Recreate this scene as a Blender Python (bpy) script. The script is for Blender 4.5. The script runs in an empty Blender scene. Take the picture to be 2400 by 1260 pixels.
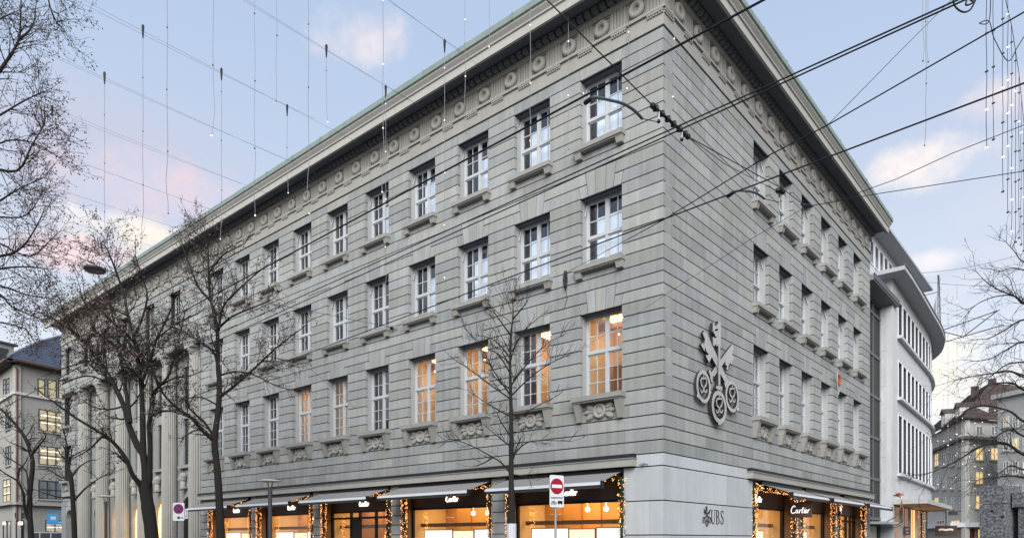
import bpy, math, random
from mathutils import Vector, Matrix
import numpy as np
random.seed(7)
SC = bpy.context.scene
COL = SC.collection
rad = math.radians
# ------------------------------------------------------------------ camera
F_PX, HOR, CXP = 1634.0, 1264.0, 1200.0          # focal length, eye line, centre of a 2400 x 1260 picture
TH = math.pi - math.atan(1903.0 / F_PX)
FW = Vector((math.cos(TH), math.sin(TH), 0)); RT = Vector((math.sin(TH), -math.cos(TH), 0))
EYE = Vector((11.0477, -20.4265, 1.6))
cam_d = bpy.data.cameras.new('camera'); cam = bpy.data.objects.new('camera', cam_d); COL.objects.link(cam)
cam.location = EYE
cam.rotation_euler = (rad(90), 0, TH - rad(90))
cam_d.sensor_width = 36; cam_d.lens = F_PX / 2400 * 36
cam_d.shift_y = (HOR - 630) / 2400
cam_d.clip_end = 3000; cam_d.clip_start = 0.1
SC.camera = cam
# ------------------------------------------------------------------ light
SC.render.engine = 'CYCLES'
SC.cycles.use_denoising = True
SC.cycles.max_bounces = 8; SC.cycles.transparent_max_bounces = 24
SC.view_settings.view_transform = 'Standard'; SC.view_settings.look = 'None'
SC.view_settings.exposure = 1.84; SC.view_settings.gamma = 1.0
SUN_AZ = Vector((0.60, -0.80, 0)).normalized(); SUN_EL = rad(29)
sun_d = bpy.data.lights.new('sun', 'SUN'); sun_d.energy = 1.5; sun_d.angle = rad(50); sun_d.color = (1.0, 0.975, 0.94)
sun = bpy.data.objects.new('sun', sun_d); COL.objects.link(sun)
to_sun = SUN_AZ * math.cos(SUN_EL) + Vector((0, 0, math.sin(SUN_EL)))
sun.rotation_euler = (-to_sun).to_track_quat('-Z', 'Y').to_euler()
sun.location = (0, -30, 60)

def px_dir(x, y):
    return (FW + RT * ((x - CXP) / F_PX) + Vector((0, 0, (HOR - y) / F_PX))).normalized()
def s2l(c):
    return tuple(((v / 255) / 12.92 if v / 255 <= 0.04045 else ((v / 255 + 0.055) / 1.055) ** 2.4) for v in c)

def build_world():
    w = bpy.data.worlds.new('World'); SC.world = w; w.use_nodes = True
    nt = w.node_tree; N = nt.nodes; Lk = nt.links; N.clear()
    out = N.new('ShaderNodeOutputWorld'); bg = N.new('ShaderNodeBackground'); Lk.new(bg.outputs[0], out.inputs[0])
    sky = N.new('ShaderNodeTexSky'); sky.sky_type = 'NISHITA'; sky.sun_disc = False
    sky.sun_elevation = SUN_EL; sky.sun_rotation = math.atan2(SUN_AZ.x, SUN_AZ.y)
    sky.altitude = 400; sky.air_density = 1.0; sky.dust_density = 2.0; sky.ozone_density = 1.6
    def math_(op, a, b=None, c=None, clamp=False):
        n = N.new('ShaderNodeMath'); n.operation = op; n.use_clamp = clamp
        for i, v in enumerate((a, b, c)):
            if v is None: continue
            if isinstance(v, (int, float)): n.inputs[i].default_value = v
            else: Lk.new(v, n.inputs[i])
        return n.outputs[0]
    def mix(f, a, b):
        n = N.new('ShaderNodeMix'); n.data_type = 'RGBA'; n.clamp_factor = True
        if isinstance(f, (int, float)): n.inputs[0].default_value = f
        else: Lk.new(f, n.inputs[0])
        for i, v in ((6, a), (7, b)):
            if isinstance(v, tuple): n.inputs[i].default_value = (*v, 1)
            else: Lk.new(v, n.inputs[i])
        return n.outputs[2]
    def smooth(v, a, b):
        n = N.new('ShaderNodeMapRange'); n.interpolation_type = 'SMOOTHSTEP'
        Lk.new(v, n.inputs[0]); n.inputs[1].default_value = a; n.inputs[2].default_value = b
        return n.outputs[0]
    tc = N.new('ShaderNodeTexCoord'); d = tc.outputs['Generated']
    sep = N.new('ShaderNodeSeparateXYZ'); Lk.new(d, sep.inputs[0]); z = sep.outputs[2]
    # the cloud deck: directions projected on a flat layer overhead
    zz = math_('ADD', math_('MAXIMUM', z, 0.0), 0.14)
    comb = N.new('ShaderNodeCombineXYZ')
    Lk.new(math_('DIVIDE', sep.outputs[0], zz), comb.inputs[0]); Lk.new(math_('DIVIDE', sep.outputs[1], zz), comb.inputs[1])
    def noise(vec, scale, detail=6, rough=0.55, dist=0.3, w_=0):
        n = N.new('ShaderNodeTexNoise'); n.inputs['Scale'].default_value = scale; n.inputs['Detail'].default_value = detail
        n.inputs['Roughness'].default_value = rough; n.inputs['Distortion'].default_value = dist
        mp = N.new('ShaderNodeMapping'); mp.inputs['Location'].default_value = (w_, w_ * 1.7, w_ * .3)
        mp.inputs['Scale'].default_value = (1.0, 1.6, 1.0)
        Lk.new(vec, mp.inputs[0]); Lk.new(mp.outputs[0], n.inputs['Vector']); return n.outputs[0]
    K = SKY_K
    def c(rgb, k=1.0): return tuple(v * K * k for v in s2l(rgb))
    veil = mix(smooth(z, 0.0, 0.62), c((231, 236, 244)), c((174, 193, 221)))
    nish = N.new('ShaderNodeVectorMath'); nish.operation = 'SCALE'; Lk.new(sky.outputs[0], nish.inputs[0]); nish.inputs['Scale'].default_value = 0.10
    base = mix(0.92, nish.outputs[0], veil)
    n1 = noise(comb.outputs[0], 0.55, 7, 0.55, 0.5, 3.1)
    n2 = noise(comb.outputs[0], 1.5, 7, 0.6, 0.4, 8.3)
    low = smooth(z, 0.62, 0.06)
    greyc = math_('MULTIPLY', smooth(n1, 0.42, 0.64), math_('MULTIPLY', low, 0.9))
    base = mix(greyc, base, c((186, 188, 206)))
    pink = math_('MULTIPLY', smooth(n2, 0.50, 0.68), math_('MULTIPLY', smooth(z, 0.46, 0.14), 0.75))
    base = mix(pink, base, c((238, 222, 222)))
    # warm strip where the sun has gone down behind the roofs
    n3 = noise(comb.outputs[0], 0.9, 5, 0.5, 0.2, 1.7)
    glow = math_('MULTIPLY', smooth(z, 0.26, 0.03), smooth(n3, 0.40, 0.62))
    base = mix(math_('MULTIPLY', glow, 0.9), base, c((255, 236, 208), 1.15))
    # single sunlit clouds
    nb = N.new('ShaderNodeTexNoise'); nb.inputs['Scale'].default_value = 14; nb.inputs['Detail'].default_value = 8; nb.inputs['Roughness'].default_value = 0.6
    Lk.new(d, nb.inputs['Vector'])
    for (x, y, r, sq, col, st) in CLOUDS:
        dv = px_dir(x, y)
        up = Vector((0, 0, 1)); right = dv.cross(up).normalized(); upv = right.cross(dv).normalized()
        def dot(v, k):
            n = N.new('ShaderNodeVectorMath'); n.operation = 'DOT_PRODUCT'; Lk.new(d, n.inputs[0]); n.inputs[1].default_value = v
            return math_('MULTIPLY', n.outputs['Value'], k)
        a = dot(right, 1.0 / r); b = dot(upv, 1.0 / (r * sq))
        q = math_('ADD', math_('MULTIPLY', a, a), math_('MULTIPLY', b, b))
        n = N.new('ShaderNodeVectorMath'); n.operation = 'DOT_PRODUCT'; Lk.new(d, n.inputs[0]); n.inputs[1].default_value = dv
        front = smooth(n.outputs['Value'], 0.0, 0.3)
        m = math_('ADD', math_('SUBTRACT', 1.0, q), math_('MULTIPLY', math_('SUBTRACT', nb.outputs[0], 0.5), 4.2))
        m = math_('MULTIPLY', smooth(m, -0.1, 1.9), math_('MULTIPLY', front, st))
        base = mix(m, base, c(col))
    Lk.new(base, bg.inputs[0]); bg.inputs[1].default_value = 0.10
SKY_K = 3.45
CLOUDS = [(855, 85, .062, .55, (236, 222, 220), .85), (2190, 375, .075, .42, (255, 240, 228), .95), (2345, 225, .07, .4, (252, 228, 220), .8),
          (2210, 880, .10, .55, (255, 247, 226), 1.0), (240, 420, .22, .5, (188, 190, 209), 1.0), (390, 450, .13, .32, (226, 203, 210), .95), (200, 590, .09, .3, (232, 206, 208), .9), (320, 545, .11, .20, (255, 244, 222), 1.0), (400, 590, .08, .4, (252, 234, 214), 1.0), (180, 500, .08, .16, (230, 228, 234), .8),
          (180, 590, .06, .4, (236, 212, 214), .7), (2190, 610, .045, .3, (250, 240, 236), .6)]
build_world()

# ------------------------------------------------------------------ helpers
def at(x, y, d):
    p = EYE + FW * d + RT * ((x - CXP) / F_PX * d); return Vector((p.x, p.y, 1.6 + (HOR - y) * d / F_PX))
def ray(x): return FW + RT * ((x - CXP) / F_PX)
def on_y(x, y, Y=0.0):
    r = ray(x); d = (Y - EYE.y) / r.y; return at(x, y, d)
def on_x(x, y, X=0.0):
    r = ray(x); d = (X - EYE.x) / r.x; return at(x, y, d)
def at_z(x, y, z): return at(x, y, (z - 1.6) * F_PX / (HOR - y))
def on_seg(P0, P1, x, y):
    r = ray(x); e = P1 - P0; w = EYE - P0          # EYE + d r = P0 + t e
    det = -r.x * e.y + r.y * e.x
    d = (w.x * e.y - w.y * e.x) / det
    t = (r.x * -(w.y) + r.y * w.x) / -det * -1
    p = at(x, y, d)
    t = (Vector((p.x, p.y)) - Vector((P0.x, P0.y))).dot(Vector((e.x, e.y)).normalized())
    return t, p.z
class MB:
    def __init__(s): s.v = []; s.f = []
    def add(s, vs, fs):
        o = len(s.v); s.v.extend(vs); s.f.extend([tuple(i + o for i in f) for f in fs]); return s
    def box(s, x0, x1, y0, y1, z0, z1):
        if x0 > x1: x0, x1 = x1, x0
        if y0 > y1: y0, y1 = y1, y0
        if z0 > z1: z0, z1 = z1, z0
        return s.add([(x0,y0,z0),(x1,y0,z0),(x1,y1,z0),(x0,y1,z0),(x0,y0,z1),(x1,y0,z1),(x1,y1,z1),(x0,y1,z1)],
                     [(0,3,2,1),(4,5,6,7),(0,1,5,4),(1,2,6,5),(2,3,7,6),(3,0,4,7)])
    def hexa(s, p):                                 # eight corners: bottom ring then top ring
        return s.add([tuple(q) for q in p], [(0,3,2,1),(4,5,6,7),(0,1,5,4),(1,2,6,5),(2,3,7,6),(3,0,4,7)])
    def prism(s, poly, y0, y1):                     # poly in x,z ; extruded in y
        n = len(poly)
        vs = [(x, y0, z) for x, z in poly] + [(x, y1, z) for x, z in poly]
        fs = [tuple(range(n)), tuple(range(2*n-1, n-1, -1))] + [(i, i+n, (i+1) % n + n, (i+1) % n) for i in range(n)]
        return s.add(vs, fs)
    def ring(s, cx, cz, rx, rz, t, y0, y1, n=40, rot=0):
        vs = []; fs = []
        for i in range(n):
            a = 2*math.pi*i/n
            for (k, yy) in ((1, y0), (1, y1), (0, y0), (0, y1)):
                px, pz = (rx - (0 if k else t)) * math.cos(a), (rz - (0 if k else t*rz/rx)) * math.sin(a)
                vs.append((cx + px*math.cos(rot) - pz*math.sin(rot), yy, cz + px*math.sin(rot) + pz*math.cos(rot)))
        for i in range(n):
            a = 4*i; b = 4*((i+1) % n)
            fs += [(a, b, b+1, a+1), (a+2, a+3, b+3, b+2), (a, a+2, b+2, b), (a+1, b+1, b+3, a+3)]
        return s.add(vs, fs)
    def ribbon(s, pts, w, y0, y1):                  # flat stroke in x,z
        n = len(pts); L = []; R_ = []
        for i, (x, z) in enumerate(pts):
            a = pts[max(i-1, 0)]; b = pts[min(i+1, n-1)]
            dx, dz = b[0]-a[0], b[1]-a[1]; l = math.hypot(dx, dz) or 1
            ww = w[i] if isinstance(w, (list, tuple)) else w
            L.append((x - dz/l*ww/2, z + dx/l*ww/2)); R_.append((x + dz/l*ww/2, z - dx/l*ww/2))
        for i in range(n-1):
            q = [L[i], L[i+1], R_[i+1], R_[i]]
            s.prism(q, y0, y1)
        return s
    def tube(s, pts, rads, n=6, cap=True):
        pts = [Vector(p) for p in pts]; m = len(pts)
        if isinstance(rads, (int, float)): rads = [rads]*m
        t0 = (pts[1]-pts[0]).normalized()
        u = t0.orthogonal().normalized(); o = len(s.v)
        for i, p in enumerate(pts):
            t = (pts[min(i+1, m-1)] - pts[max(i-1, 0)])
            if t.length < 1e-9: t = t0
            t = t.normalized(); u = (u - t*u.dot(t))
            u = u.normalized() if u.length > 1e-6 else t.orthogonal().normalized()
            w = t.cross(u); r = rads[i]
            for k in range(n):
                a = 2*math.pi*k/n; q = p + u*(r*math.cos(a)) + w*(r*math.sin(a)); s.v.append((q.x, q.y, q.z))
        for i in range(m-1):
            for k in range(n):
                k2 = (k+1) % n; s.f.append((o+i*n+k, o+i*n+k2, o+(i+1)*n+k2, o+(i+1)*n+k))
        if cap:
            s.f.append(tuple(o+k for k in range(n-1, -1, -1))); s.f.append(tuple(o+(m-1)*n+k for k in range(n)))
        return s
    def lathe(s, prof, n=24, c=(0, 0, 0), axis='z'):  # profile (r,h)
        o = len(s.v); m = len(prof)
        for (r, h) in prof:
            for k in range(n):
                a = 2*math.pi*k/n; x, y = r*math.cos(a), r*math.sin(a)
                p = (x, y, h) if axis == 'z' else (x, h, y)
                s.v.append((p[0]+c[0], p[1]+c[1], p[2]+c[2]))
        for i in range(m-1):
            for k in range(n):
                k2 = (k+1) % n; s.f.append((o+i*n+k, o+i*n+k2, o+(i+1)*n+k2, o+(i+1)*n+k))
        s.f.append(tuple(o+k for k in range(n-1, -1, -1))); s.f.append(tuple(o+(m-1)*n+k for k in range(n)))
        return s
    def ball(s, c, r, n=8, m=5, sx=1, sy=1, sz=1):
        o = len(s.v); s.v.append((c[0], c[1], c[2]-r*sz))
        for i in range(1, m):
            a = -math.pi/2 + math.pi*i/m
            for k in range(n):
                b = 2*math.pi*k/n
                s.v.append((c[0]+r*sx*math.cos(a)*math.cos(b), c[1]+r*sy*math.cos(a)*math.sin(b), c[2]+r*sz*math.sin(a)))
        s.v.append((c[0], c[1], c[2]+r*sz)); e = len(s.v)-1
        for k in range(n): s.f.append((o, o+1+(k+1) % n, o+1+k)); s.f.append((e, e-n+k, e-n+(k+1) % n))
        for i in range(m-2):
            for k in range(n):
                k2 = (k+1) % n; s.f.append((o+1+i*n+k, o+1+i*n+k2, o+1+(i+1)*n+k2, o+1+(i+1)*n+k))
        return s
    def xf(s, M):
        s.v = [tuple(M @ Vector(p)) for p in s.v]; return s
    def mesh(s, name, mat, smooth=False):
        me = bpy.data.meshes.new(name); me.from_pydata(s.v, [], s.f); me.update()
        if mat: me.materials.append(mat)
        if smooth: me.polygons.foreach_set('use_smooth', [True]*len(me.polygons))
        return me
    def build(s, name, mat, parent=None, smooth=False, loc=None, rz=0, kind=None):
        return ob(name, s.mesh(name, mat, smooth), parent, loc, rz, kind=kind)
def ob(name, me, parent=None, loc=None, rz=0, scale=None, kind=None):
    o = bpy.data.objects.new(name, me); COL.objects.link(o)
    if parent is not None: o.parent = parent
    if loc is not None: o.location = loc
    if rz: o.rotation_euler = (0, 0, rz)
    if scale: o.scale = scale
    if kind: o['kind'] = kind
    return o
def tag(o, label, cat, group=None):
    o['label'] = label; o['category'] = cat
    if group: o['group'] = group
    return o
def thing(name, label, cat, loc=(0, 0, 0), rz=0, group=None):
    return tag(ob(name, None, None, loc, rz), label, cat, group)
def struct(o): o['kind'] = 'structure'; return o

# ------------------------------------------------------------------ materials
MATS = {}
def mat(name, col, rough=0.7, metal=0.0, spec=0.3, var=0.0, noise=0.0, nscale=3.0, bump=0.0, bscale=40, streak=0.0, emit=None, estr=0.0, alt=None, altamt=0.0):
    if name in MATS: return MATS[name]
    m = bpy.data.materials.new(name); m.use_nodes = True; nt = m.node_tree; N = nt.nodes; Lk = nt.links
    b = N['Principled BSDF']; b.inputs['Roughness'].default_value = rough; b.inputs['Metallic'].default_value = metal
    b.inputs['Specular IOR Level'].default_value = spec
    src = None
    def M(op, a, bb):
        n = N.new('ShaderNodeMath'); n.operation = op
        for i, v in enumerate((a, bb)):
            if isinstance(v, (int, float)): n.inputs[i].default_value = v
            else: Lk.new(v, n.inputs[i])
        return n.outputs[0]
    fac = None
    if var:
        oi = N.new('ShaderNodeObjectInfo'); ge = N.new('ShaderNodeNewGeometry')
        r = M('FRACT', M('ADD', oi.outputs['Random'], ge.outputs['Random Per Island']), 0)
        fac = M('ADD', M('MULTIPLY', r, 2*var), 1 - var); rnd = r
    tc = N.new('ShaderNodeTexCoord'); geo = N.new('ShaderNodeNewGeometry')
    if noise:
        n = N.new('ShaderNodeTexNoise'); n.inputs['Scale'].default_value = nscale; n.inputs['Detail'].default_value = 6; n.inputs['Roughness'].default_value = .65
        Lk.new(geo.outputs['Position'], n.inputs['Vector'])
        q = M('ADD', M('MULTIPLY', n.outputs[0], 2*noise), 1 - noise); fac = q if fac is None else M('MULTIPLY', fac, q)
    if streak:
        n = N.new('ShaderNodeTexNoise'); n.inputs['Scale'].default_value = 1.0; n.inputs['Detail'].default_value = 5
        mp = N.new('ShaderNodeMapping'); mp.inputs['Scale'].default_value = (4.5, 4.5, 0.35)
        Lk.new(geo.outputs['Position'], mp.inputs[0]); Lk.new(mp.outputs[0], n.inputs['Vector'])
        q = M('ADD', M('MULTIPLY', n.outputs[0], 2*streak), 1 - streak); fac = q if fac is None else M('MULTIPLY', fac, q)
    base = N.new('ShaderNodeRGB'); base.outputs[0].default_value = (*col, 1); cur = base.outputs[0]
    if alt and var:
        mx = N.new('ShaderNodeMix'); mx.data_type = 'RGBA'; Lk.new(M('MULTIPLY', M('FRACT', M('MULTIPLY', rnd, 7.31), 0), altamt), mx.inputs[0])
        Lk.new(cur, mx.inputs[6]); mx.inputs[7].default_value = (*alt, 1); cur = mx.outputs[2]
    if fac is not None:
        vm = N.new('ShaderNodeVectorMath'); vm.operation = 'SCALE'; Lk.new(cur, vm.inputs[0]); Lk.new(fac, vm.inputs['Scale']); cur = vm.outputs[0]
    Lk.new(cur, b.inputs['Base Color'])
    if bump:
        n = N.new('ShaderNodeTexNoise'); n.inputs['Scale'].default_value = bscale; n.inputs['Detail'].default_value = 4
        Lk.new(geo.outputs['Position'], n.inputs['Vector'])
        bp = N.new('ShaderNodeBump'); bp.inputs['Strength'].default_value = bump; bp.inputs['Distance'].default_value = 0.01
        Lk.new(n.outputs[0], bp.inputs['Height']); Lk.new(bp.outputs[0], b.inputs['Normal'])
    if emit:
        b.inputs['Emission Color'].default_value = (*emit, 1); b.inputs['Emission Strength'].default_value = estr
    MATS[name] = m; return m
def glass(name, tint=(1, 1, 1), refl=1.0, rough=0.02):
    if name in MATS: return MATS[name]
    m = bpy.data.materials.new(name); m.use_nodes = True; nt = m.node_tree; N = nt.nodes; Lk = nt.links; N.clear()
    o = N.new('ShaderNodeOutputMaterial'); mx = N.new('ShaderNodeMixShader'); t = N.new('ShaderNodeBsdfTransparent'); g = N.new('ShaderNodeBsdfGlossy')
    t.inputs[0].default_value = (*tint, 1); g.inputs['Roughness'].default_value = rough
    ge = N.new('ShaderNodeNewGeometry'); dt = N.new('ShaderNodeVectorMath'); dt.operation = 'DOT_PRODUCT'
    Lk.new(ge.outputs['Incoming'], dt.inputs[0]); Lk.new(ge.outputs['Normal'], dt.inputs[1])
    def M(op, a, b, clamp=False):
        n = N.new('ShaderNodeMath'); n.operation = op; n.use_clamp = clamp
        for i, v in enumerate((a, b)):
            if isinstance(v, (int, float)): n.inputs[i].default_value = v
            else: Lk.new(v, n.inputs[i])
        return n.outputs[0]
    sch = M('ADD', M('MULTIPLY', M('POWER', M('SUBTRACT', 1.0, M('ABSOLUTE', dt.outputs['Value'], 0)), 5.0), .96), .04)   # Schlick
    ml = N.new('ShaderNodeMath'); ml.operation = 'MULTIPLY'; ml.use_clamp = True; Lk.new(sch, ml.inputs[0]); ml.inputs[1].default_value = refl
    Lk.new(ml.outputs[0], mx.inputs[0]); Lk.new(t.outputs[0], mx.inputs[1]); Lk.new(g.outputs[0], mx.inputs[2]); Lk.new(mx.outputs[0], o.inputs[0])
    MATS[name] = m; return m
STONE = mat('sandstone', (.288, .290, .271), .88, spec=.2, var=.14, noise=.20, nscale=.9, streak=.27, bump=.25, bscale=55, alt=(.264, .280, .287), altamt=.9)
TRIM = mat('sandstone_trim', (.315, .312, .285), .88, spec=.2, var=.05, noise=.13, nscale=1.6, streak=.12, bump=.2, bscale=55)
SILLM = mat('weathered_sill_stone', (.27, .268, .25), .9, spec=.2, var=.08, noise=.18, nscale=3.0, streak=.10, bump=.2)
BASE = mat('clean_base_stone', (.43, .455, .465), .8, spec=.25, var=.07, noise=.12, nscale=1.4, streak=.12, bump=.1)
MORTAR = mat('dark_joint', (.03, .03, .03), .95)
SOFFIT = mat('sooty_shaded_soffit_stone', (.11, .115, .135), .9, noise=.15, nscale=2)  # dark colour holds the shade under overhangs as well as soot
COPPER = mat('green_copper', (.185, .235, .215), .6, noise=.2, nscale=2.5, streak=.2)
WHITE = mat('white_window_paint', (.44, .46, .475), .45)
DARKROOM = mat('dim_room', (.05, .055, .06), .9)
BLIND = mat('pale_glowing_blind', (.85, .89, .94), .8, emit=(.78, .88, 1.0), estr=.10)  # blind glows faintly to stand in for room light
WARMROOM = mat('warm_room', (.74, .60, .40), .8)
LAMPW = mat('warm_ceiling_lamp', (.9, .8, .6), .5, emit=(1.0, .58, .22), estr=2.4)
CURTAIN = mat('dark_curtain', (.05, .04, .04), .9)
GLASS = glass('window_glass', (.96, .98, 1), 2.2)
SHOPGLASS = glass('shop_glass', (.98, .97, .95), .7)
BRONZE = mat('dark_bronze_fascia', (.045, .034, .030), .45, spec=.4)
BLACKM = mat('black_metal', (.012, .012, .014), .45)
DARKMET = mat('dark_grey_metal', (.04, .042, .045), .5)
ALU = mat('silver_bar', (.62, .64, .66), .35, metal=.2)
FABRIC = mat('taupe_awning_fabric', (.235, .224, .218), .9, noise=.06, nscale=2)
WIRE = mat('black_wire', (.012, .013, .015), .5)
THINW = mat('thin_grey_wire', (.10, .11, .12), .5)
BULB = mat('warm_bulb', (1, .8, .5), .4, emit=(1.0, .36, .09), estr=2.2)
BULBW = mat('white_bulb', (.7, .7, .68), .3, emit=(1.0, .82, .6), estr=.3)
BULBR = mat('red_bulb', (.45, .12, .10), .4)
NEEDLE = mat('fir_needles', (.04, .062, .032), .8, noise=.3, nscale=30)
NEON = mat('lit_letters', (1, .95, .9), .5, emit=(1.0, .78, .60), estr=1.3)
WOOD = mat('amber_wood', (.50, .27, .09), .55, var=.25, noise=.08, nscale=4)
STEEL = mat('brushed_emblem_metal', (.50, .485, .465), .40, metal=.55, noise=.3, nscale=1.2, streak=.2)
BARK = mat('bark', (.024, .022, .019), .95, noise=.4, nscale=12, bump=.5, bscale=30)
TWIG = mat('twig_bark', (.026, .020, .017), .95)
DRYLEAF = mat('dry_seed_leaf', (.12, .085, .070), .9, var=.4)
WPLASTER = mat('white_plaster', (.47, .482, .49), .9, noise=.16, nscale=1.0, streak=.14, bump=.15)
# ------------------------------------------------------------------ ground
ASPH = mat('asphalt', (.05, .05, .052), .9, noise=.2, nscale=2, bump=.3)
PAVE = mat('pavement_slabs', (.22, .215, .205), .9, noise=.15, nscale=1.2, bump=.2)
struct(MB().box(-700, 700, -700, 700, -.4, -.004).build('ground', ASPH))
struct(MB().box(-66, 4.5, -5.0, -.004, 0.0, .12).build('pavement', PAVE))
struct(MB().box(.004, 4.5, 0.0, 66, 0.0, .12).build('pavement', PAVE))
struct(MB().box(-66, 30, -26, -12.5, 0.0, .12).build('pavement', PAVE))
for yy in (-8.6, -7.2, -10.4, -11.85):
    struct(MB().box(-120, 60, yy-.03, yy+.03, -.003, .012).build('tram_rail', mat('rail_steel', (.3, .3, .3), .35, metal=.9)))

# ------------------------------------------------------------------ the bank building
bank = thing('bank_building', 'grey sandstone corner bank building with deep cornice, medallion frieze and rows of white paned windows', 'building')
zc = lambda y: 1.6 + (1264 - y) / 72.0
ROT = {'L': 0.0, 'R': math.pi/2}
def FM(fac): return Matrix.Rotation(ROT[fac], 4, 'Z')
def sgn(fac, a): return -a if fac == 'L' else a           # distance from the corner to local x
def locp(fac, a, z=0.0): return (-a, 0, z) if fac == 'L' else (0, a, z)
JY = [88.7,118.8,148.4,177,206,235.6,266,297.7,329.4,360.6,392,421.8,451.6,481.3,510.9,540.7,570.7,603.3,632.2,661.1,688.9,719.9,750.1,780.3,811.3,841.8,872.5,903.3,936,967,997,1027.6,1058.7]
JZ = [zc(y) for y in JY]
WW = .865
WL = [2.43 + 3.082*k for k in range(10)]; WR = [8.42 + 2.916*k for k in range(6)]
END_L, COL0, END_R = 58.0, 32.21, 25.67
ROWS = [(zc(266), zc(88.7)), (zc(570.7), zc(392)), (zc(903.3), zc(688.9))]
GAP = .019                                                 # half a joint
stones = []                                                # (fac, poly[(a,z)], depth)
def stone_run(fac, a0, a1, z0, z1, depth=.17, s0=0.0, s1=0.0, cut=True):
    """a course from a0 to a1, ends slanted by s0/s1 (shift of the top corner), cut into stones"""
    n = max(1, round((a1-a0)/1.5)) if cut and a1-a0 > 2.0 else 1
    cuts = [a0] + sorted(a0 + (a1-a0)*(i + random.uniform(-.28, .28))/n for i in range(1, n)) + [a1]
    for i in range(n):
        b0 = cuts[i] + (.002 if i else 0); b1 = cuts[i+1] - (.002 if i < n-1 else 0)
        t0 = s0 if i == 0 else 0; t1 = s1 if i == n-1 else 0
        stones.append((fac, [(b0, z0+GAP), (b1, z0+GAP), (b1+t1, z1-GAP), (b0+t0, z1-GAP)], depth))
vous = []
for fac, cs, a_start, a_end in (('L', WL, 0.0, COL0), ('R', WR, .172, END_R)):
    for i in range(len(JZ)-1):
        z1, z0 = JZ[i], JZ[i+1]
        row = next((k for k, (b, t) in enumerate(ROWS) if z0 >= b-.01 and z1 <= t+.01), None)
        if row is not None:                                # stones of the piers between windows
            e = [a_start] + [v for c in cs for v in (c-WW, c+WW)] + [a_end]
            for j in range(0, len(e), 2):
                if e[j+1]-e[j] > .05: stone_run(fac, e[j], e[j+1], z0, z1, .17)
            continue
        arch = next((k for k, (b, t) in enumerate(ROWS) if k > 0 and abs(z0-t) < .02), None)   # course right over a head
        arch2 = next((k for k, (b, t) in enumerate(ROWS) if k > 0 and abs(z0-JZ[JY.index([392, 688.9][k-1])-1]) < .02), None)
        if arch is not None:
            e = [a_start] + [v for c in cs for v in (c-WW+.03, c+WW-.03)] + [a_end]
            for j in range(0, len(e), 2):
                stone_run(fac, e[j], e[j+1], z0, z1, .15, 0 if j == 0 else .10, 0 if j == len(e)-2 else -.10)
            continue
        if arch2 is not None:
            e = [a_start] + [v for c in cs for v in (c-.592, c+.592)] + [a_end]
            for j in range(0, len(e), 2):
                stone_run(fac, e[j], e[j+1], z0, z1, .15, 0 if j == 0 else .06, 0 if j == len(e)-2 else -.06)
            zt = z1; zb = JZ[i+2]
            for c in cs:                                   # flat arch of five voussoirs
                h1 = z0
                for sg in (-1, 1):
                    def vq(*pp): 
                        p_ = [(c+sg*u_, z_) for u_, z_ in pp]; vous.append((fac, p_ if sg > 0 else [p_[1], p_[0], p_[3], p_[2]]))
                    vq((.535, zb+.004), (WW-.045, zb+.004), (WW+.045, h1-GAP), (.592, h1-GAP)); vq((.205, zb+.004), (.510, zb+.004), (.622, zt-GAP), (.242, zt-GAP))
                vous.append((fac, [(c-.186, zb+.002), (c+.186, zb+.002), (c+.221, zt-GAP), (c-.221, zt-GAP)]))
            continue
        stone_run(fac, a_start, a_end, z0, z1, .15)
    # lintel course of the top row
    z0, z1 = JZ[0], zc(61)+.012
    e = [a_start] + [v for c in cs for v in (c-WW+.03, c+WW-.03)] + [a_end]
    for j in range(0, len(e), 2):
        stone_run(fac, e[j], e[j+1], z0, z1, .15, 0 if j == 0 else .08, 0 if j == len(e)-2 else -.08)
    for c in cs: vous.append((fac, [(c-WW+.04, z0+.004), (c+WW-.04, z0+.004), (c+WW-.125, z1-GAP), (c-WW+.125, z1-GAP)][:2] + [(c+WW+.035, z1-GAP), (c-WW-.035, z1-GAP)]))
UNIT = MB().box(-.5, .5, 0, 1, -.5, .5)
def local_prism(fac, poly, y0, y1):
    p = [(sgn(fac, a), z) for a, z in poly]
    if fac == 'L': p = p[::-1]
    m = MB().prism(p[::-1], y0, y1); m.xf(FM(fac)); return m
def px_area(fac, poly):
    a = sum(p[0] for p in poly)/4; P = Vector(locp(fac, a)); d = (P-EYE).dot(FW)
    n = Vector((0, -1, 0)) if fac == 'L' else Vector((1, 0, 0))
    c = abs((EYE-P).normalized().dot(n)); w = abs(poly[1][0]-poly[0][0]); h = abs(poly[2][1]-poly[1][1])
    return w*h*c/d/d
stones.sort(key=lambda s: -px_area(s[0], s[1]))
me_unit = {}
rest = MB()
for k, (fac, poly, dp) in enumerate(stones):
    m = local_prism(fac, poly, 0, dp)
    if k < 295: m.build('stone', STONE, bank)
    else: rest.add(m.v, m.f)
rest.build('further_stones', STONE, bank, kind='stuff')
for fac, poly in vous: local_prism(fac, poly, .003, .16).build('voussoir', STONE, bank)
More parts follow.
